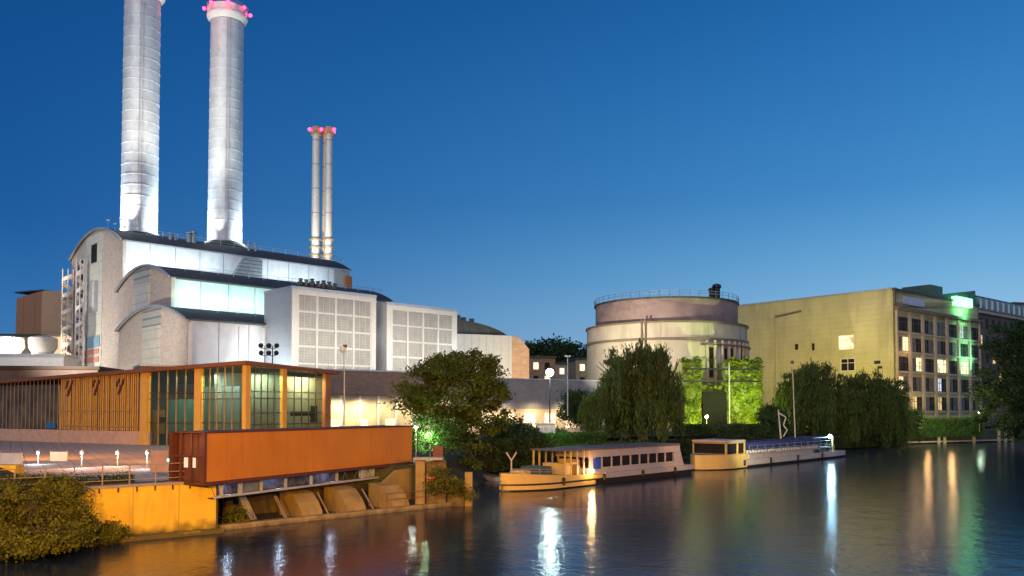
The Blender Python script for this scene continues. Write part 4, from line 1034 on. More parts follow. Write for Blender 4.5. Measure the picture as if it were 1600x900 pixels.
# long hedge strip + planter on the terrace
g0, g1 = QF.p(4.2, 1.1), QF.p(8.6, 1.3)
hedge('planter_hedge', 'low green planting strip behind the quay railing', (g0.x, g0.y, 0), (g1.x, g1.y, 0), GZ, GZ+.42, .5, 1500, M_hedge, .12)
g0, g1 = QF.p(8.0, 1.3), QF.p(11.6, 2.2)
hedge('rusty_shrub', 'brown-green shrubs at the left end of the quay railing', (g0.x, g0.y, 0), (g1.x, g1.y, 0), GZ-.2, GZ+.55, .7, 2200, M_bush, .14)

# kerb beam and weir piers
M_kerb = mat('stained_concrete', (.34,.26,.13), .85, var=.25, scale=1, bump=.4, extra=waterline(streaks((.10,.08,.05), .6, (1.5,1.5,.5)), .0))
M_pier = mat('ochre_concrete', (.34,.24,.08), .85, var=.18, scale=.8, bump=.35, extra=streaks((.14,.10,.06), .75, (1.3,1.3,.3)))  # base darkened to stand for partial shadow on the piers
th = thing('weir', kf.p(KL/2, 1, -.5), 'concrete weir sill along the water below the orange gallery, with sloped piers', 'weir')
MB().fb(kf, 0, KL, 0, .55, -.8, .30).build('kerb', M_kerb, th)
MB().fb(kf, 0, KL, .56, 5.5, -.8, .10).build('apron', mat('dark_apron', (.07,.055,.04), .6, var=.3), th)  # apron in a darker tone than the kerb
def pier(px0, px1, py_top, slope=3.4, back=4.8):
    ua, ub = kf.on(px0, 1.0), kf.on(px1, 1.0); z1 = min(zat(py_top, kf.p(ua, 2.5).y), 2.1)
    uw = min(ub-ua, 1.0)
    poly = [kf.p(ua, .7, .05), kf.p(ua, .8, .5), kf.p(ua, 1.3, z1*.62), kf.p(ua, 2.0, z1*.92), kf.p(ua, 2.7, z1), kf.p(ua, 3.6, z1), kf.p(ua, 3.6, .05)]
    MB().prism(poly, kf.d(1.5, 0)).build('pier', M_pier, th)
for a, b, y in ((470, 505, 768), (540, 575, 762), (610, 650, 756)): pier(a, b, y)
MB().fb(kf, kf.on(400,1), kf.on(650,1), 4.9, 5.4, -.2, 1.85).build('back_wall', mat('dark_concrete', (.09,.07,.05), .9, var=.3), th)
for px in (452, 455, 520, 590): q = kf.on(px, .4); MB().tube(kf.p(q, .7, .1), kf.p(q, 2.2, 1.5), .05).build('strut', M_rail, th)
# angled grey chute at left
MB().obox(kf.p(kf.on(392, 2.5), 2.5, .1), kf.d(-.5, .6, 1.5)*1.0, kf.d(.5, 0), kf.d(0, .35)).build('chute', M_conc, th)
mb = MB(); rail(mb, [kf.p(kf.on(605, .5), .5, .3), kf.p(KL-.6, .5, .3)], .95, 1.6, .025); mb.build('handrail', MATS['rust_rail'], th)

# gate end structure at right of weir
ua = kf.on(600, 2.2)
GO = at(605, 640, 60.5)
th = thing('abutment', at(650, 780, 60), 'ochre abutment with posts and red sign at the right end of the gallery', 'wall')
gf = Fr(at(596, 640, 59.5), nrm(.60,.80), nrm(-.80,.60))
e = gf.on(646, 0)
MB().prism([gf.p(0, 0, .3), gf.p(e, 0, .3), gf.p(e, 0, zat(731, 62)), gf.p(e*.55, 0, zat(735, 61)), gf.p(0, 0, 1.5)], gf.d(0, .5)).build('wing_wall', M_pier, th)
def post(pa, pb, yt, yb, Y, m, nm='post'):
    a, b = at(pa, yb, Y), at(pb, yt, Y); return MB().box(a.x, b.x, Y, Y+.6, -.2, b.z).build(nm, m, th, bevel=.02)
post(649, 664, 720, 775, 59.8, M_pier)
a = at(646, 716, 59.6); b = at(692, 713, 59.6); MB().box(a.x, b.x, 59.5, 60.6, zat(719, 59.5), zat(715, 59.5)).build('cap_slab', M_conc, th)
post(666, 697, 721, 775, 60.1, mat('overgrown_stone', (.16,.12,.06), .9, var=.5, scale=3, bump=.8), 'stone_wall')
post(726, 738, 738, 780, 60.6, M_pier); post(699, 725, 752, 780, 60.5, MATS['overgrown_stone'], 'stone_wall')
a, b = at(665, 757, 59.3), at(679, 741, 59.3); MB().box(a.x, b.x, 59.9, 60.05, a.z, b.z).build('red_sign', mat('red_sign', (.55,.05,.03), .4), th)
mm = at(672, 747, 59.85); MB().box(mm.x-.17, mm.x+.17, 59.86, 59.895, mm.z-.03, mm.z+.04).build('sign_bar', M_white, th)
a, b = at(676, 710, 61), at(692, 690, 61); MB().box(a.x, b.x, 61, 61.8, 1, zat(697, 61)).build('switch_cabinet', mat('rust_cabinet', (.16,.06,.035), .7), th, bevel=.02)
P = crown_pts([bl(690,752,59.4,20,20), bl(712,760,59.6,16,12), bl(735,772,60.0,10,8)], 3600, .22, 40)
tag(leaf_obj('creeper', leaves_mesh(P, .15), M_bush), 'tangled creeper growing over the abutment wall beside the red sign', 'creeper')

# ------------------------------------------------------------------ orange gallery + portal + truss
S0 = at(322, 640, 46.0); S1 = at(644, 640, 64.4); sdv = nrm(S1.x-S0.x, S1.y-S0.y); SF = Fr(S0, sdv, (-sdv[1], sdv[0])); SL = math.hypot(S1.x-S0.x, S1.y-S0.y)
zg0, zg1 = GZ+.06, 5.68
M_or = mat('orange_panel', (.56,.215,.006), .55, var=.10, scale=.35, bump=.15, bscale=1.2, extra=streaks((.30,.10,.01), .35, (.8,.8,.25), lines([('X',sdv[0]),('Y',sdv[1])], 1.25, .025, (.42,.15,.01), .012)))
M_ordk = mat('oxide_trim', (.10,.03,.015), .6)
gl = thing('gallery', SF.p(SL/2, 1.3, zg0), 'long plain orange box gallery bridging the weir', 'building')
npan = 4
cuts = [0, SL*.74, SL]
for a, b in zip(cuts, cuts[1:]): MB().fb(SF, a+.015, b-.015, 0, .12, zg0, zg1).build('side_panel', M_or, gl)
MB().fb(SF, 0, SL, 2.5, 2.62, zg0, zg1).build('rear_panel', M_ordk, gl)
MB().fb(SF, SL-.12, SL-.001, .125, 2.495, zg0, zg1-.01).build('end_panel', M_ordk, gl)
MB().fb(SF, -.05, SL+.05, -.06, 2.7, zg1, zg1+.09).build('roof', M_ordk, gl)
MB().fb(SF, .05, SL+.05, -.08, 2.7, zg0-.20, zg0-.005).build('floor_beam', M_ordk, gl)
MB().fb(SF, -.14, 0, -.08, .16, GZ, zg1+.05).build('corner_post', M_ordk, gl)
MB().fb(SF, -.14, 0, 2.45, 2.68, GZ, zg1+.05).build('corner_post', M_ordk, gl)
# portal end
pe_ = MB().fb(SF, .3, .38, .2, 2.4, zg0, zg1-.05).build('portal_wall', mat('oxide_wall', (.13,.05,.02), .6), gl)
MB().fb(SF, -.10, -.02, .95, 1.05, GZ, zg1).build('door_frame', M_ordk, gl); MB().fb(SF, -.10, -.02, 1.75, 1.85, GZ, zg1).build('door_frame', M_ordk, gl)
MB().fb(SF, -.10, -.02, .2, 2.4, zg0+1.35, zg0+1.45).build('door_frame', M_ordk, gl)
for v_ in (1.05, 1.65): MB().fb(SF, .22, .29, v_, v_+.24, zg0+.75, zg0+1.3).build('window', litwin('portal_window', (1,.66,.42), 1.5, .3), gl)
lpoint(SF.p(-.8, 1.2, zg0+2.2), 30, (1,.5,.3), .1)
# truss walkway beneath
th = thing('lattice_walkway', SF.p(SL/2, .8, 1.9), 'pale blue-lit lattice walkway under the orange gallery', 'bridge')
zt0, zt1 = 1.95, zg0-.22
t0_, t1_ = SF.on(338, .6), SF.on(606, .6)
M_wh2 = mat('pale_steel', (.50,.54,.60), .45, metal=.2); mat('dull_steel', (.14,.16,.20), .5)
MB().fb(SF, t0_, t1_, .55, .75, zt0, zt0+.13).build('lower_chord', M_wh2, th)
MB().fb(SF, t0_, t1_, .55, .70, zt1-.08, zt1).build('upper_chord', MATS['dull_steel'], th)
for k, px in enumerate((346, 374, 408, 446, 486, 526, 566, 604)):
    uu = SF.on(px, .6); MB().fb(SF, uu, uu+(.14 if k != 1 else .25), .52, .66, zt0+.13, zt1-.08).build('web_post', M_wh2, th)
MB().fb(SF, t0_, t1_, .9, 2.3, zt0-.05, zt0+.02).build('deck', MATS['dark_concrete'], th)
M_blu = mat('slate_blue_panel', (.16,.22,.32), .6, var=.4, scale=1.5)
MB().fb(SF, SF.on(376,.6)+.2, SF.on(410,.6), .8, .86, zt0+.15, zt1-.1).build('infill_panel', M_blu, th)
MB().fb(SF, SF.on(566,.6), SF.on(604,.6), .8, .86, zt0+.15, zt1-.1).build('infill_panel', mat('cool_panel', (.5,.58,.64), .6, var=.3), th)
MB().fb(SF, t0_, t1_, 2.2, 2.28, zt0+.02, zt1).build('rear_panel', mat('violet_slate', (.10,.10,.17), .7, var=.6, scale=2.2), th)
for px in (360, 440, 520, 585): lpoint(SF.p(SF.on(px, 1.4), 1.5, zt1-.12), 26, (.6,.78,1), .08)
mb = MB()
for k in range(26): uu = t0_+(t1_-t0_)*k/25; mb.tube(SF.p(uu, .62, zt0+.1), SF.p(uu+.35*(1 if k%2 else -1), .62, zt1-.05), .018, .018, 5)
mb.tube(SF.p(t0_, .62, zt0+.1), SF.p(t1_, .62, zt0+.1), .03, .03, 5); mb.build('lattice', MATS['dull_steel'], th)

# ------------------------------------------------------------------ glass hall
C0 = at(384, 640, 88.0); rd = nrm(730, 1300); GR = Fr(C0, rd, (-rd[1], rd[0]))
LR = GR.on(519, 0)
ld = (-rd[1], rd[0]); GLf = Fr(C0, ld, rd); LLn = GLf.on(-60, 0)
gz0 = GZ
def gtop(u=0, v=0): return zat(571, 88)-0.045*max(v, 0)-.035*max(u, 0)
M_og = mat('ochre_column', (.66,.38,.07), .6, var=.08); M_oxd = mat('oxide_roof_edge', (.20,.08,.03), .6)
M_mul = mat('mullion', (.40,.28,.13), .5, metal=.2)
gh = thing('glass_hall', (C0.x, C0.y, GZ), 'long glazed hall with orange columns and overhanging flat roof, behind the orange gallery', 'building')
ztc = zat(570, 88)
def ztl(u): return ztc+(zat(592, GLf.p(GLf.on(95,0),0).y)-ztc)*u/GLf.on(95,0)
def ztr(u): return ztc+(zat(585, GR.p(LR,0).y)-ztc)*u/LR
# roof slab following both slopes
A_, B_, C_ = GR.p(-.0, 0, ztc), GR.p(LR+.2, 0, ztr(LR)), GLf.p(LLn, 0, ztl(LLn))
D_ = B_+C_-A_
mb = MB(); oh = GR.d(-.0, -.7)
pA, pB, pC, pD = A_+GR.d(-.7,-.7), B_+GR.d(.4,-.7), C_+GR.d(-.7,.0), D_+GR.d(.4,0)
mb.v += [tuple(q) for q in (pA,pB,pD,pC)]+[tuple(q+Vector((0,0,.42))) for q in (pA,pB,pD,pC)]
for f in ((3,2,1,0),(4,5,6,7),(0,1,5,4),(1,2,6,5),(2,3,7,6),(3,0,4,7)): mb.f.append(f); mb.mi.append(0)
mb.build('roof', M_oxd, gh)
# columns right face
M_gl = glassmat('hall_glass', (.05,.09,.08), .30)
def col(fr, px, wpx, ztf, m=M_og, v=-.15, name='column'):
    uu = fr.on(px, 0); p = fr.p(uu, 0); w2 = wpx/F*p.y; 
    return uu
for px, w_ in ((384, .75), (444, .6), (512, .9)):
    uu = GR.on(px, 0)
    if px == 384: MB().fb(GR, -.1, .55, -.1, .45, gz0, ztr(0)-.01).build('column', M_og, gh); continue
    MB().fb(GR, uu-w_/2, uu+w_/2, -.1, .45, gz0, ztr(uu)-.01).build('column', M_og if px != 512 else mat('oxide_column', (.32,.14,.05), .6), gh)
for pxa, pxb in ((388, 439), (449, 505)):
    ua, ub = GR.on(pxa, 0), GR.on(pxb, 0)
    MB().fb(GR, ua, ub, .16, .18, gz0, ztr(ub)-.02).build('glazing', M_gl, gh)
    mb = MB(); n = 5
    for k in range(1, n): uu = ua+(ub-ua)*k/n; mb.fb(GR, uu-.04, uu+.04, .05, .15, gz0, ztr(uu)-.02)
    for py in (613, 623, 645, 662): zz = zat(py, 94); mb.fb(GR, ua, ub, .03, .149, zz-.05, zz+.05)
    mb.build('glazing_bars', mat('dark_bar', (.07,.05,.03), .5), gh)
cols_left = [(309, 1.0), (225, 1.25)]
for px, w_ in cols_left:
    uu = GLf.on(px, 0); MB().fb(GLf, uu-w_/2, uu+w_/2, -.1, .45, gz0, ztl(uu)-.01).build('column', M_og, gh)
for pxa, pxb in ((315, 374), (233, 303)):
    ua, ub = GLf.on(pxb, 0), GLf.on(pxa, 0)
    MB().fb(GLf, ua, ub, .16, .18, gz0, ztl(ub)-.02).build('glazing', M_gl, gh)
    mb = MB(); n = 5
    for k in range(1, n): uu = ua+(ub-ua)*k/n; mb.fb(GLf, uu-.045, uu+.045, .02, .15, gz0, ztl(uu)-.02)
    mb.build('glazing_bars', M_mul, gh)
    mb = MB()
    for py in (613, 623, 661): zz = zat(py, GLf.p(ua,0).y); mb.fb(GLf, ua, ub, .03, .149, zz-.05, zz+.05)
    mb.build('transoms', mat('dark_bar', (.07,.05,.03), .5), gh)
# finned part
ua, ub = GLf.on(216, 0), GLf.on(94, 0)
MB().fb(GLf, ua, ub, .35, .5, gz0, ztl(ub)-.02).build('fin_backing', mat('dark_backing', (.24,.12,.02), .5, var=.8, scale=.8, stretch=(1,1,.1)), gh)
nf = 40
for k in range(nf):
    uu = ua+(ub-ua)*(k+.5)/nf+random.uniform(-.06,.06); w_ = random.choice((.07,.10,.15))
    MB().fb(GLf, uu-w_/2, uu+w_/2, -.05, .05, gz0+1.6, ztl(uu)-.02).build('fin', M_og if k % 4 else mat('pale_fin', (.50,.36,.20), .6), gh)
for px in (110, 152, 190):
    uu = GLf.on(px, 0); yy = GLf.p(uu, 0).y; z1, z0 = zat(592+(190-px)*.04, yy), zat(616+(190-px)*.04, yy)
    MB().prism([GLf.p(uu-.35, -.07, z1), GLf.p(uu-.65, -.07, z1), GLf.p(uu+.25, -.07, z0), GLf.p(uu+.65, -.07, z0)], GLf.d(0, -.08)).build('emblem_stroke', M_ordk, gh)
    MB().prism([GLf.p(uu+.6, -.07, z1), GLf.p(uu+.2, -.07, z1), GLf.p(uu+.75, -.07, (z0+z1)/2), GLf.p(uu+.95, -.07, (z0+z1)/2)], GLf.d(0, -.08)).build('emblem_stroke', M_ordk, gh)
mb = MB()
for py in (642, 667): zz = zat(py, GLf.p(ua,0).y); mb.fb(GLf, ua, ub, -.13, -.06, zz-.05, zz+.05)
mb.build('fin_rail', M_mul, gh)
# plinth and lower wall
MB().fb(GLf, GLf.on(232,0), LLn, -.02, .5, gz0, gz0+1.55).build('plinth', mat('pink_plinth', (.55,.36,.26), .8), gh) 
# far part: its dimness is put into darker glass and fin colours
ua, ub = ub, LLn
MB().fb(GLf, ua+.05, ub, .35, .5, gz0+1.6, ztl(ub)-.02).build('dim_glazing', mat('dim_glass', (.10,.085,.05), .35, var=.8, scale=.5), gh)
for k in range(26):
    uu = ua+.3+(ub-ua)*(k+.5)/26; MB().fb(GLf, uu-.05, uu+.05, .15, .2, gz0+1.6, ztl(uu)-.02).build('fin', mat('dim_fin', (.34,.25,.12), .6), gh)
uu = GLf.on(80, 0); MB().fb(GLf, uu-.9, uu+.9, -.06, .04, gz0+1.7, zat(660, 106)).build('blue_panel', mat('blue_door', (.03,.16,.38), .5), gh)
# interior: floor, back wall, blinds, machinery
MB().fb(GR, .8, LR-.3, 5.5, 5.7, gz0, ztr(LR)-.1).build('inner_wall', mat('pale_inner', (.55,.56,.45), .8, var=.12, scale=.5), gh)
MB().fb(GLf, .8, GLf.on(236,0), 6.0, 6.2, gz0, ztl(14)-.1).build('inner_wall', mat('teal_inner', (.28,.42,.38), .8, var=.2, scale=.4), gh)
MB().fb(GR, .5, LR-.1, .5, 12, gz0+.01, gz0+.1).build('floor', M_conc, gh)
MB().fb(GR, LR-.3, LR, .5, 12, gz0, ztr(LR)-.3).build('end_wall', M_tan, gh)
def bay(fr, pa, pb, ya, yb, v0, m, nm='curtain'):
    a, b = fr.on(pa, v0), fr.on(pb, v0); a, b = min(a,b), max(a,b); Y = fr.p((a+b)/2, v0).y
    return MB().fb(fr, a, b, v0, v0+.12, zat(yb, Y), zat(ya, Y)).build(nm, m, gh)
M_curt = mat('cream_blind', (.62,.58,.38), .8, var=.08, extra=lines([('X',1),('Y',1)], .5, .05, (.4,.37,.25), .03)); M_tealb = mat('teal_blind', (.22,.40,.34), .8, var=.1)
M_pgrn = mat('pale_green_blind', (.50,.54,.40), .8, var=.12, scale=.6)
bay(GR, 392, 441, 585, 700, 1.5, M_pgrn); bay(GR, 448, 508, 590, 700, 1.4, M_curt)
bay(GLf, 262, 305, 624, 700, 1.5, M_tealb); bay(GLf, 316, 374, 604, 700, 1.6, mat('grey_teal_blind', (.30,.38,.34), .8, var=.15))
bay(GLf, 234, 256, 640, 700, 1.2, M_og, 'partition'); bay(GLf, 246, 260, 652, 660, 1.0, M_black, 'cupboard'); bay(GLf, 246, 264, 678, 698, .9, mat('navy_box', (.02,.03,.09), .5), 'cupboard')
bay(GR, 455, 492, 643, 650, .7, M_dark, 'crane_beam'); bay(GR, 486, 496, 634, 660, .7, M_dark, 'crane')
for fr, px, e, c in ((GR, 414, 330, (.9,1,.75)), (GR, 478, 520, (1,.94,.6)), (GLf, 345, 330, (.75,1,.85)), (GLf, 285, 220, (.6,1,.8)), (GLf, 245, 14, (1,.9,.6))):
    u_ = fr.on(px, .4); larea(fr.p(u_, .45, ztc-.9), fr.p(u_, 1.6, gz0+2.6), e, c, 3.6, .25)
# sodium lamps lighting its front from the terrace
lspot((-24, 60, 8.5), GLf.p(10, 0, 6.5), 11000, SODIUM, 120, .4, .8)
lspot((-38, 62, 8.5), GLf.p(20, 0, 6.5), 11000, SODIUM, 120, .4, .8)
lspot((-27, 54, 9), (-31, 64, 3), 2600, SODIUM, 150, .4, .9)  # unseen downlight added to turn the terrace paving more orange
# terrace path lamps
def mastlamp(px, py, Y, zbase, power, col, label, name='path_lamp', r=.10, grp=None, arm=0, ecol=None, es=40, shade=True):
    p = at(px, py, Y); th = thing(name, (p.x, Y, zbase), label, 'lamp', grp)
    MB().tube((p.x, Y, zbase), (p.x, Y, p.z-.05), .05, .04, 8).build('pole', M_rail, th)
    MB().ball((p.x+arm, Y-.05, p.z), r, n=6).build('bulb', emis('bulb_'+name+str(int(es)), ecol or col, es), th)
    if shade: MB().lathe((p.x+arm, Y, p.z+r*.8), [(r*1.8, 0), (r*1.5, .08), (.03, .2)], 14).build('shade', M_rail, th)
    if power: lpoint((p.x+arm, Y-.35, p.z-.15), power, col, r)
    return th
labs = ['blue-white path lamp left of the others on the terrace', 'white path lamp near the middle of the terrace before the fins', 'dim warm path lamp between two brighter ones on the terrace', 'white path lamp on the terrace close to the big orange column']
for (px, py, Y, e, c), lab in zip(((60, 708, 62, 150, (.6,.85,1)), (128, 708, 58, 130, (.95,.9,1)), (184, 708, 60, 150, (1,.75,.5)), (230, 708, 57, 120, (.9,.9,1))), labs):
    mastlamp(px, py, Y, GZ, e, c, lab, grp='path lamps on the terrace', r=.09, es=8 if e > 50 else 5)
mastlamp(264, 719, 50.5, GZ, 6, (.1,1,.6), 'small green signal lamp left of the gallery portal', 'signal_lamp', .09, es=12, shade=False)
# low pale screens / site boards on terrace
for px0, px1, y0, y1, Y, m, lab in ((78, 105, 706, 726, 66, M_white, 'white board with a window-like panel on the terrace behind the railing'), (0, 34, 708, 728, 60, MATS['pale_steel'], 'pale barrier frame on the terrace at the left edge'), (235, 262, 704, 742, 54, mat('pink_board', (.48,.30,.22), .7), 'pinkish low wall on the terrace left of the green lamp')):
    a, b = at(px0, y1, Y), at(px1, y0, Y); t_ = thing('site_board', (a.x, Y, GZ), lab, 'board')
    MB().box(a.x, b.x, Y, Y+.08, max(a.z, GZ), b.z).build('panel', m, t_); 
    for xx in (a.x, b.x): MB().tube((xx, Y+.04, GZ), (xx, Y+.04, b.z+.08), .04).build('post', M_rail, t_)
# tall thin masts
def mast(px, yt, yb, Y, r, label, lean=0, head=None, m=None, zb=None):
    a, b = at(px, yb, Y), at(px+lean, yt, Y); th = thing('mast', (a.x, Y, zb if zb is not None else GZ), label, 'mast')
    MB().tube((a.x, Y, zb if zb is not None else a.z), b, r, r*.6, 8).build('pole', m or M_steel, th)
    return th, b
th, b = mast(538, 545, 665, 72, .07, 'thin grey camera mast rising in front of the left louvred block')
MB().ball(b+Vector((-.15,0,-.05)), .28, n=8).build('camera_dome', M_white, th, smooth=True); MB().box(b.x-.1, b.x+.25, b.y-.1, b.y+.1, b.z+.1, b.z+.35).build('bracket', M_dark, th)
th, b = mast(887, 556, 650, 126, .10, 'thin pole in the yard right of the flood lamp')
MB().box(b.x-.5, b.x+.5, b.y-.08, b.y+.08, b.z-.1, b.z).build('cross_arm', M_steel, th)
th, b = mast(1243, 566, 686, 118, .10, 'leaning pale flagpole behind the second boat, in front of the left willow', -5, zb=1.5, m=mat('pale_wood', (.5,.45,.36), .7))
MB().ball(b, .25, n=6).build('finial', M_dark, th)
th, b = mast(1222, 640, 690, 117, .14, 'short wooden post with a rope beside the flagpole', -6, zb=1.0, m=MATS['pale_wood'])
mb = MB(); q0 = at(1217,645,117); mb.path([q0, at(1228,652,117), at(1224,664,117), at(1230,672,117), at(1224,682,117)], .09); mb.build('rope', MATS['pale_wood'], th)
th, b = mast(93, 602, 700, 76, .05, 'thin dark lamp mast in front of the left fins', 0, m=M_dark)
# ornamental double lamps behind the roof of glass hall
for px, lab in ((414, 'left dark ornamental cluster lamp standing before the lit block wall'), (426, 'right dark ornamental cluster lamp standing before the lit block wall')):
    p = at(px, 540, 112); th = thing('cluster_lamp', (p.x, 112, GZ), lab, 'street lamp', 'cluster lamps before the blocks')
    MB().tube((p.x, 112, GZ), (p.x, 112, p.z), .10, .07, 8).build('pole', M_black, th)
    for dz, dx in ((0, -.55), (0, .55), (-1.0, -.5), (-1.0, .5)):
        h_ = MB(); h_.tube((p.x, 112, p.z+dz-.4), (p.x+dx, 112, p.z+dz-.3), .05); h_.ball((p.x+dx, 112, p.z+dz), .34, n=6); h_.build('lantern', M_black, th)
# the bright flood lamp
p = at(859, 582, 118); th = thing('flood_lamp', (p.x, 118, GZ), 'dazzling white flood lamp on a mast in the yard left of the round tank', 'lamp')
MB().tube((p.x, 118, GZ), (p.x, 118, p.z-.3), .11, .08, 10).build('pole', M_black, th)
MB().box(p.x-.5, p.x+.5, 118.3, 118.6, p.z-.35, p.z+.35).build('housing', M_black, th, bevel=.04)
MB().ball((p.x, 117.85, p.z), .55, n=12).build('bulb', emis('flood_bulb', (.80, 1, .97), 22), th, smooth=True)
lpoint((p.x, 116.6, p.z), 1100, (.75, 1, .93), .5)
lspot((p.x, 116.9, p.z), (p.x+3, 130, 3), 2500, (.75, 1, .93), 160, .5, .6)
# lamps near the trees / other lamps giving streaks in the water
mastlamp(1104, 651, 146, 2.4, 60, (.85,1,.9), 'small white lamp beside the dark hut of the ivy house', 'garden_lamp', .22, es=170, shade=True)
mastlamp(1206, 664, 142, 2.2, 80, (.45,1,.7), 'small greenish lamp left of the wooden post', 'garden_lamp', .2, es=30)
mastlamp(1530, 645, 172, 2.4, 60, (.7,1,.7), 'white lamp at the foot of the warehouse, near the hedge right end', 'garden_lamp', .22, es=60)
mastlamp(650, 668, 72.4, 2.4, 30, (.9,1,.85), 'tiny white lamp in the foliage right of the orange gallery', 'garden_lamp', .12, es=200)
# white pavilion things in yard behind hedge
for px0, px1, Y, lab in ((800, 830, 112, 'pale van-like kiosk with windows behind the shrubbery, left'), (838, 868, 114, 'pale kiosk with grey windows behind the hedge, under the flood lamp')):
    a, b = at(px0, 686, Y), at(px1, 662, Y); th = thing('kiosk', (a.x, Y, GZ), lab, 'kiosk')
    MB().box(a.x, b.x, Y, Y+2.5, GZ, zat(663, Y)).build('body', MATS['pale_steel'], th, bevel=.08)
    MB().box(a.x-.15, b.x+.15, Y-.2, Y+2.7, zat(663, Y), zat(663, Y)+.15).build('roof', M_white, th)
    for k in range(3): xx = a.x+(b.x-a.x)*(.12+.3*k); MB().box(xx, xx+(b.x-a.x)*.2, Y-.03, Y+.01, GZ+.6, zat(663, Y)-.3).build('window', litwin('kiosk_window', (.7,.85,1), .5), th)
# parked car between ivy house and hedge
def car(name, px, Y, L, label, body, ang=0):
    c = at(px, 640, Y); fr = Fr(c, (math.cos(ang), math.sin(ang)), (-math.sin(ang), math.cos(ang))); z0 = GZ-.02
    th = thing(name, (c.x, c.y, z0), label, 'car')
    prof = [(-.5,.35),(-.5,.75),(-.46,.9),(-.22,.98),(-.10,1.42),(.22,1.45),(.38,1.0),(.5,.88),(.5,.35)]
    MB().prism([fr.p(a*L, -.85, z0+h) for a, h in prof], fr.d(0, 1.7)).build('body', body, th, bevel=.08)
    MB().prism([fr.p(a*L, -.87, z0+h) for a, h in ((-.18,1.0),(-.085,1.36),(.20,1.38),(.32,1.02))], fr.d(0, .015)).build('window', M_darkglass, th)
    for a in (-.32, .32):
        for s in (-.88, .72):
            q = fr.p(a*L, s, z0+.33); MB().tube(q, q+fr.d(0, .16), .33, .33, 16).build('wheel', M_black, th)
    return th
car('parked_car', 1158, 146, 4.3, 'pale grey parked car in front of the ivy house, half hidden by the hedge', mat('silver_paint', (.45,.48,.52), .3, metal=.5, coat=.5))

# ------------------------------------------------------------------ boats
def hull_mb(bow, stern, B, zb, zm, zs, bow_taper=.28, stern_taper=.85, flare=1.0, n=20):
    """hull outline lofted from keel line to sheer; bow/stern ground points"""
    d = Vector((stern.x-bow.x, stern.y-bow.y, 0)); L = d.length; d.normalize(); s = Vector((-d.y, d.x, 0))
    def halfw(t):
        if t < bow_taper: return B/2*math.sin(math.pi/2*(t/bow_taper))**.7
        if t > .92: return B/2*(1-(1-stern_taper)*(t-.92)/.08)
        return B/2
    def sheer(t): return zb+(zm-zb)*min(1, t/.35)**.8 if t < .35 else zm+(zs-zm)*(t-.35)/.65
    return d, s, L, halfw, sheer
def boat_shell(th, bow, d, s, L, halfw, sheer, m, mdeck, n=28, z0=-.5, t0=0, t1=1, name='hull', out=0, zlo=None, zhi=None):
    mb = MB(); rows = []
    for i in range(n+1):
        t = t0+(t1-t0)*i/n; c = bow+d*(L*t); h = halfw(t)+out; zt_ = sheer(t) if zhi is None else zhi(t)
        zl_ = z0 if zlo is None else zlo(t)
        w0 = h*(.72 if zlo is None else 1)
        rows.append([c+s*(-h)+Vector((0,0,zt_)), c+s*(-w0)+Vector((0,0,zl_)), c+s*w0+Vector((0,0,zl_)), c+s*h+Vector((0,0,zt_))])
    b = len(mb.v)
    for r in rows: mb.v += [tuple(q) for q in r]
    for i in range(n):
        a = b+4*i
        for k in range(3): mb.f.append((a+k, a+k+1, a+4+k+1, a+4+k)); mb.mi.append(0)
        mb.f.append((a+3, a, a+4, a+7)); mb.mi.append(1)
    mb.f.append((b, b+3, b+2, b+1)); mb.mi.append(0)
    e = b+4*n; mb.f.append((e, e+1, e+2, e+3)); mb.mi.append(0)
    return mb.build(name, [m, mdeck], th)
M_bhull = mat('boat_dark_hull', (.05,.045,.04), .4); M_bpink = mat('boat_cream', (.44,.36,.33), .5, var=.08); M_byel = mat('boat_yellow', (.62,.42,.12), .5, var=.08); M_deck = mat('boat_deck', (.25,.20,.15), .7)
bow = gnd(783, 768); st = gnd(1058, 739)
d, s, L, hw, sh = hull_mb(bow, st, 4.6, 1.55, 1.05, 1.15, .18, .9)
if s.y > 0: s = -s
bt = thing('excursion_boat', (bow+d*L/2), 'nearer excursion boat with yellow bow and long windowed saloon', 'boat', 'moored passenger boats')
boat_shell(bt, bow, d, s, L, hw, lambda t: .55, M_bhull, M_deck)
boat_shell(bt, bow, d, s, L, hw, sh, M_byel, M_deck, t0=0, t1=.42, name='bow_plating', out=.04, zlo=lambda t: .62, zhi=lambda t: 1.55-.55*min(1, t/.3))
boat_shell(bt, bow, d, s, L, hw, sh, M_bpink, M_deck, t0=.421, t1=1, name='side_plating', out=.04, zlo=lambda t: .56, zhi=lambda t: 1.05)
boat_shell(bt, bow, d, s, L, hw, sh, M_byel, M_deck, t0=.003, t1=.36, name='rubbing_strake', out=.10, zlo=lambda t: .12, zhi=lambda t: .46)
BFr = Fr(bow, (d.x, d.y), (s.x, s.y))   # v>0 towards the viewer's side
def bpx(px, v=2.0): return BFr.on(px, v)
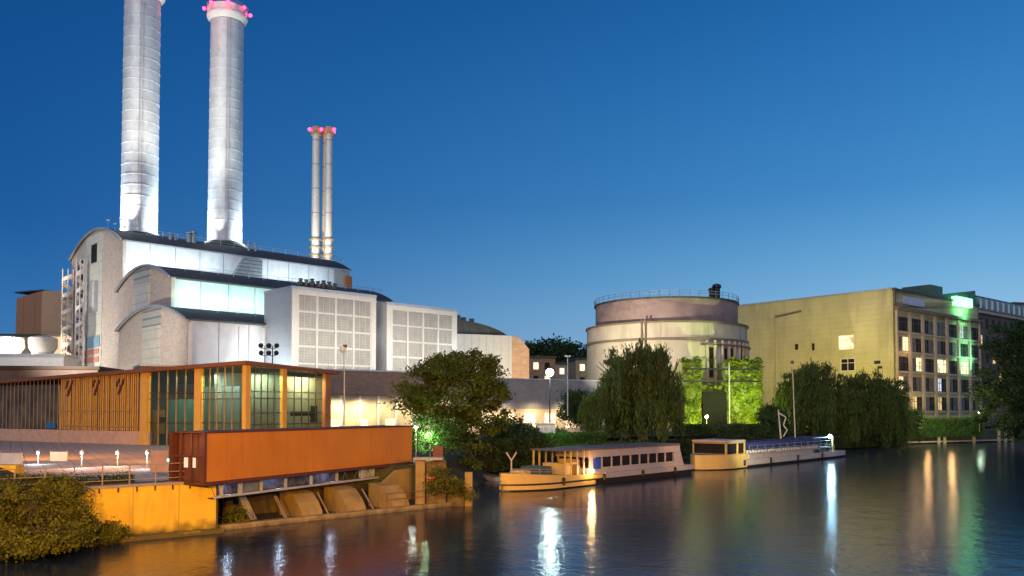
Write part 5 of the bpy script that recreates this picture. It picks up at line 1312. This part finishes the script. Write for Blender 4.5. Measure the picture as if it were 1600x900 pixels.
# saloon
ua, ub = bpx(922, 2.1), bpx(1062, 2.1)
hb = 2.05
zr0, zr1 = 3.15, 3.42
MB().fb(BFr, ua, ub, -hb, hb, 1.0, 1.55).build('saloon_base', M_bpink, bt)
nwin = 8; xs = [ua+1.9+(ub-ua-3.1)*k/nwin for k in range(nwin+1)]
mb = MB()
for x in xs:
    for vv_ in (hb-.12, -hb): mb.fb(BFr, x-.10, x+.10, vv_, vv_+.12, 1.55, 2.55)
mb.fb(BFr, ua, ua+.9, hb-.12, hb, 1.55, 2.55); mb.fb(BFr, ub-1.3, ub, -hb, hb, 1.55, 2.55); mb.fb(BFr, ua, ub, hb-.11, hb-.01, 1.5, 1.58); mb.fb(BFr, ua, ub, -hb+.01, -hb+.11, 1.5, 1.58); mb.fb(BFr, ub-.5, ub-.1, -hb, hb, 1.5, 1.58); mb.fb(BFr, ua+.1, ua+.3, -hb, hb, 1.5, 1.56); mb.build('window_frame', M_bpink, bt)
for a, b in zip(xs, xs[1:]): MB().fb(BFr, a+.12, b-.12, hb-.09, hb-.05, 1.58, 2.5).build('window', M_darkglass, bt)
MB().fb(BFr, ua, ub, -hb+.1, hb-.3, 1.56, 1.6).build('saloon_floor', M_deck, bt)
mb = MB()
for k in range(14): x = ua+1.5+k*(ub-ua-3)/14; mb.fb(BFr, x, x+.5, -1.2, 1.3, 1.6, 2.1)
mb.build('seats', mat('seat_brown', (.14,.05,.03), .7), bt)
MB().fb(BFr, ua, ub, -hb-.02, hb+.05, 2.55, zr0+.1).build('upper_side', M_bpink, bt)
MB().fb(BFr, ua-.2, ub-.1, -hb-.1, hb+.15, zr0+.1, zr1).build('roof', mat('boat_roof', (.11,.09,.09), .6), bt)
q0_, q1_ = bpx(927, 2.1), bpx(939, 2.1); MB().fb(BFr, q0_, q1_, hb-.04, hb+.02, 1.45, 2.45).build('blue_panel', mat('blue_tarp', (.03,.06,.40), .5), bt)
# stern rake
MB().prism([BFr.p(ub, hb, 1.0), BFr.p(ub+.9, hb, 1.0), BFr.p(ub, hb, 3.0)], BFr.d(0, -2*hb)).build('stern_screen', M_bpink, bt)
# open fore cabin frames
ya = [bpx(p_, 2.0) for p_ in (884, 893, 903, 913, 922)]
for x in ya:
    for vv_ in (1.85, -1.9): MB().fb(BFr, x-.07, x+.07, vv_, vv_+.12, 1.0, 3.25).build('frame_post', M_byel if x < ya[2] else M_bpink, bt)
MB().fb(BFr, ya[0]-.3, ya[-1]+.1, -2.0, 2.05, 3.25, 3.38).build('awning', mat('awning_dark', (.12,.10,.10), .7), bt)
MB().fb(BFr, ya[0], ya[2], 1.80, 1.92, 2.05, 2.2).build('rail', M_byel, bt); MB().fb(BFr, ya[1]-.3, ya[1]+.5, -1.2, 1.6, 1.0, 2.1).build('console', M_byel, bt, bevel=.04)
MB().fb(BFr, ya[2]+.8, ya[3]-.1, -1.0, 1.5, 1.0, 2.4).build('locker', M_byel, bt, bevel=.04)
MB().fb(BFr, ya[0]-2.6, ya[0]-.9, -1.2, 1.2, 1.0, 1.95).build('engine_cover', mat('teal_cover', (.04,.08,.075), .6), bt, bevel=.15)
MB().fb(BFr, 2.0, ya[0]-3.4, -.9, .9, 1.2, 1.7).build('fore_hatch', M_byel, bt, bevel=.15)
# mast horns at bow
mb = MB(); q = BFr.p(1.3, 0, 1.4); mb.tube(q, q+Vector((0,0,1.3)), .07); mb.tube(q+Vector((0,0,1.2)), q+Vector((-.45,0,1.9)), .07); mb.tube(q+Vector((0,0,1.2)), q+Vector((.45,0,1.9)), .07); mb.build('bow_post', M_bpink, bt)
mb = MB(); pts = [BFr.p(x, min(hw(x/L), 2.2)*.92, 1.45-.25*min(1,x/6)) for x in (.6, 1.6, 3, 4.5, 6)]; rail(mb, pts, .5, 1.0, .025); mb.build('bow_rail', M_bpink, bt)
lp = BFr.p(bpx(924, 2.4), 2.5, 1.35); MB().ball(lp, .14, n=6).build('deck_lamp', emis('deck_bulb', (1,.62,.22), 190), bt); lpoint(lp+Vector((-.2,-.5,.1)), 160, (1,.6,.25), .12)
lspot(bow+Vector((-3,-14,7)), BFr.p(10, 0, 1.5), 2600, SODIUM, 70, .4, .8)

bow2 = gnd(1086, 735); st2 = gnd(1297, 713)
d, s, L, hw, sh = hull_mb(bow2, st2, 5.0, 1.7, 1.1, 1.2, .12, .9)
if s.y > 0: s = -s
b2t = thing('open_deck_boat', (bow2+d*L/2), 'farther tour boat with pinkish cabin, rows of blue seats and blue stern lamp', 'boat', 'moored passenger boats')
boat_shell(b2t, bow2, d, s, L, hw, lambda t: .3, M_bhull, M_deck)
boat_shell(b2t, bow2, d, s, L, hw, sh, M_byel, M_deck, t0=0, t1=.20, name='bow_plating', out=.03, zlo=lambda t: .12, zhi=lambda t: 1.75-.2*t)
boat_shell(b2t, bow2, d, s, L, hw, sh, M_bpink, M_deck, t0=.2001, t1=1, name='side_plating', out=.03, zlo=lambda t: .31, zhi=lambda t: 1.0)
BG = Fr(bow2, (d.x, d.y), (s.x, s.y)); H2_ = 2.2
def cpx(px, v=2.2): return BG.on(px, v)
ua, ub = cpx(1134), cpx(1164)
mb = MB()
for x in (ua, (ua+ub)/2+.3, ub-.3):
    for vv_ in (H2_-.15, -H2_): mb.fb(BG, x, x+.3, vv_, vv_+.15, 1.6, 3.1)
mb.fb(BG, ua, ub, -H2_, H2_, 3.0, 3.099); mb.build('cabin_frame', M_byel, b2t)
MB().fb(BG, ua, ub, -H2_, H2_, 1.0, 1.75).build('cabin_base', M_byel, b2t)
MB().fb(BG, ua-.2, ub+.1, -H2_-.05, H2_+.05, 3.1, 3.4).build('cabin_roof', M_bpink, b2t, bevel=.1)
for a, b in ((ua+.35, (ua+ub)/2+.25), ((ua+ub)/2+.65, ub-.35)): MB().fb(BG, a, b, H2_-.1, H2_-.05, 1.78, 3.05).build('window', M_darkglass, b2t)
MB().fb(BG, ua-.02, ua+.04, -H2_+.2, H2_-.2, 1.9, 3.0).build('windscreen', M_darkglass, b2t)
u2, u3_ = ub+1.0, cpx(1303)
MB().fb(BG, u2, cpx(1270), -H2_, H2_, 1.0, 1.55).build('lower_saloon', mat('mesh_side', (.42,.34,.30), .7, var=.2, scale=3), b2t)
MB().fb(BG, u2, u3_-.5, -H2_-.1, H2_+.1, 1.58, 1.66).build('upper_deck', M_bpink, b2t)
M_bseat = mat('blue_seat', (.02,.03,.13), .5); M_bwhite = mat('seat_shell', (.6,.6,.62), .5)
ns_ = 26
for k in range(ns_):
    x = u2+.4+(u3_-u2-5)*k/ns_
    q = MB(); 
    for vv_ in (-1.9, -.9, .3, 1.3): q.fb(BG, x, x+.45, vv_, vv_+.85, 2.05, 2.15); q.fb(BG, x+.36, x+.46, vv_, vv_+.85, 2.15, 2.95)
    q.build('seat_row', M_bseat, b2t); q = MB()
    for vv_ in (-1.9, -.9, .3, 1.3): q.fb(BG, x+.1, x+.35, vv_+.2, vv_+.5, 1.67, 2.04)
    q.fb(BG, x+.15, x+.30, -1.9, 2.05, 2.0, 2.04); q.build('seat_frame', M_bwhite, b2t)
mb = MB(); rail(mb, [BG.p(u2, H2_, 1.66), BG.p(u3_-.6, H2_, 1.66)], .95, 2.0, .03); mb.build('deck_railing', M_steel, b2t)
mb = MB(); rail(mb, [BG.p(cpx(1272), H2_, 1.0), BG.p(u3_, H2_, 1.0)], 1.0, 1.6, .03); mb.build('stern_railing', M_steel, b2t)
MB().fb(BG, cpx(1270)+.2, u3_-.5, -2.0, 2.0, 3.0, 3.1).build('stern_awning', M_bseat, b2t)
MB().fb(BG, cpx(1300)-.1, cpx(1300)+.1, H2_-.1, H2_+.1, 1.0, 3.1).build('stern_post', M_byel, b2t)
lp = at(1297, 682, BG.p(cpx(1297), H2_).y-.2); MB().ball(lp, .26, n=8).build('stern_lamp', emis('blue_bulb', (.35,.72,1), 150), b2t); lpoint(lp+Vector((0,-.6,.1)), 260, (.4,.75,1), .2)
lspot(bow2+Vector((-4,-18,7)), BG.p(12, 0, 1.5), 4500, (1,.6,.28), 90, .4, .8)
for fr_, t_, us, vv_ in ((BFr, bt, (5.5, 11.5, 18, 24), 2.42), (BG, b2t, (7, 14, 22, 30), 2.62)):
    for u_ in us:
        q = fr_.p(u_, vv_, .35); MB().lathe(tuple(q), [(.03, -.05), (.15, .05), (.16, .55), (.03, .68)], 10).build('fender', M_black, t_, smooth=True)
# small dinghy moored by the abutment
dg = at(768, 745, 80); t_ = thing('dinghy', (dg.x, 80, 0), 'small pale rowing boat moored between the abutment and the nearer boat', 'boat')
b3 = gnd(752, 748); s3 = gnd(782, 752)
d, s, L, hw, sh = hull_mb(b3, s3, 1.3, .5, .4, .4, .4, .8); boat_shell(t_, b3, d, s, L, hw, lambda t: .42+.12*(1-t), M_bwhite, M_deck, z0=-.1)

# ------------------------------------------------------------------ timber jetty right
j0, j1 = gnd(1424, 691, .45), gnd(1583, 687, .45)
jd = nrm(j1.x-j0.x, j1.y-j0.y); JF = Fr(j0, jd, (-jd[1], jd[0])); JL = math.hypot(j1.x-j0.x, j1.y-j0.y)
M_wood = mat('weathered_wood', (.40,.34,.22), .8, var=.2, scale=2)
jt = thing('jetty', JF.p(JL/2, .8, 0), 'long narrow timber jetty with pale posts at the far right bank', 'jetty')
MB().fb(JF, 0, JL, 0, 1.6, .32, .55).build('deck', M_wood, jt)
for k, px in enumerate((1466, 1475, 1521, 1560, 1570, 1581)):
    uu = JF.on(px, .2); MB().tube(JF.p(uu, .2, -.6), JF.p(uu, .2, zat(669+(k%3)*2, JF.p(uu,0).y)), .34, .30, 10).build('post', M_wood, jt)
lspot(at(1500, 660, 140)+Vector((0,0,3)), JF.p(JL*.5, 0, 1.5), 5200, (1,.9,.5), 110, .4, .8)

# ------------------------------------------------------------------ facade floodlights (power station)
for px, e in ((215, 1.0), (262, 1.0), (315, .9), (425, 1.05), (480, .85)):
    uu = PF.on(px, 0); larea(PF.p(uu, -5.5, H2z+3.9), PF.p(uu, 0, H1z-2.5), 760*e, WHITE, 5.5, .6)
for px, e in ((295, .9), (345, 1.0), (395, .8), (440, .5)):
    uu = PF.on(px, v2); larea(PF.p(uu, v2-4.0, H3z+H3r+.5), PF.p(uu, v2, H2z-2.5), 500*e, (.56, 1, .90), 5.5, .6)
for px, e in ((310, .7), (345, .7), (390, .6)):
    uu = PF.on(px, v3a); lspot(PF.p(uu, v3a-12, 12), PF.p(uu, v3a, 16), 3600*e, (.95,.98,1), 100, .5, .9)
# louvred blocks and gables
lspot(BF.p(2, -12, 16), BF.p(5, 0, 19), 9000, NEUT, 110, .6, .9)
lspot(BF.p(27, -12, 16), BF.p(26, 0, 18), 9000, NEUT, 110, .6, .9)
lspot(BF.p(14, -12, 16), BF.p(15, 0, 18), 5000, NEUT, 110, .6, .9)
lspot(BF.p(-7, 2, 9), BF.p(0, 5, 12), 8000, WHITE, 130, .5, .9)
lspot(PF.p(-26, v3a-6, 15), PF.p(u3, v3a/2, 20), 27000, (1,.92,.80), 90, .6, .9)
lspot(PF.p(-26, 18, 13), PF.p(0, 14, 24), 30000, (1,.93,.82), 90, .6, .9)
lspot(PF.p(-9, v3b-3, 5), PF.p(u3, v3b-4, 12), 4500, (1,.9,.7), 130, .5, .9)
lspot(at(740, 600, 150), at(755, 560, 172), 9000, (.95,1,.9), 130, .5, .9)
lspot(at(838, 600, 160), at(812, 560, 178), 5000, (1,.7,.42), 110, .5, .9)

for o in bpy.data.objects:
    if '_o' in o: del o['_o']
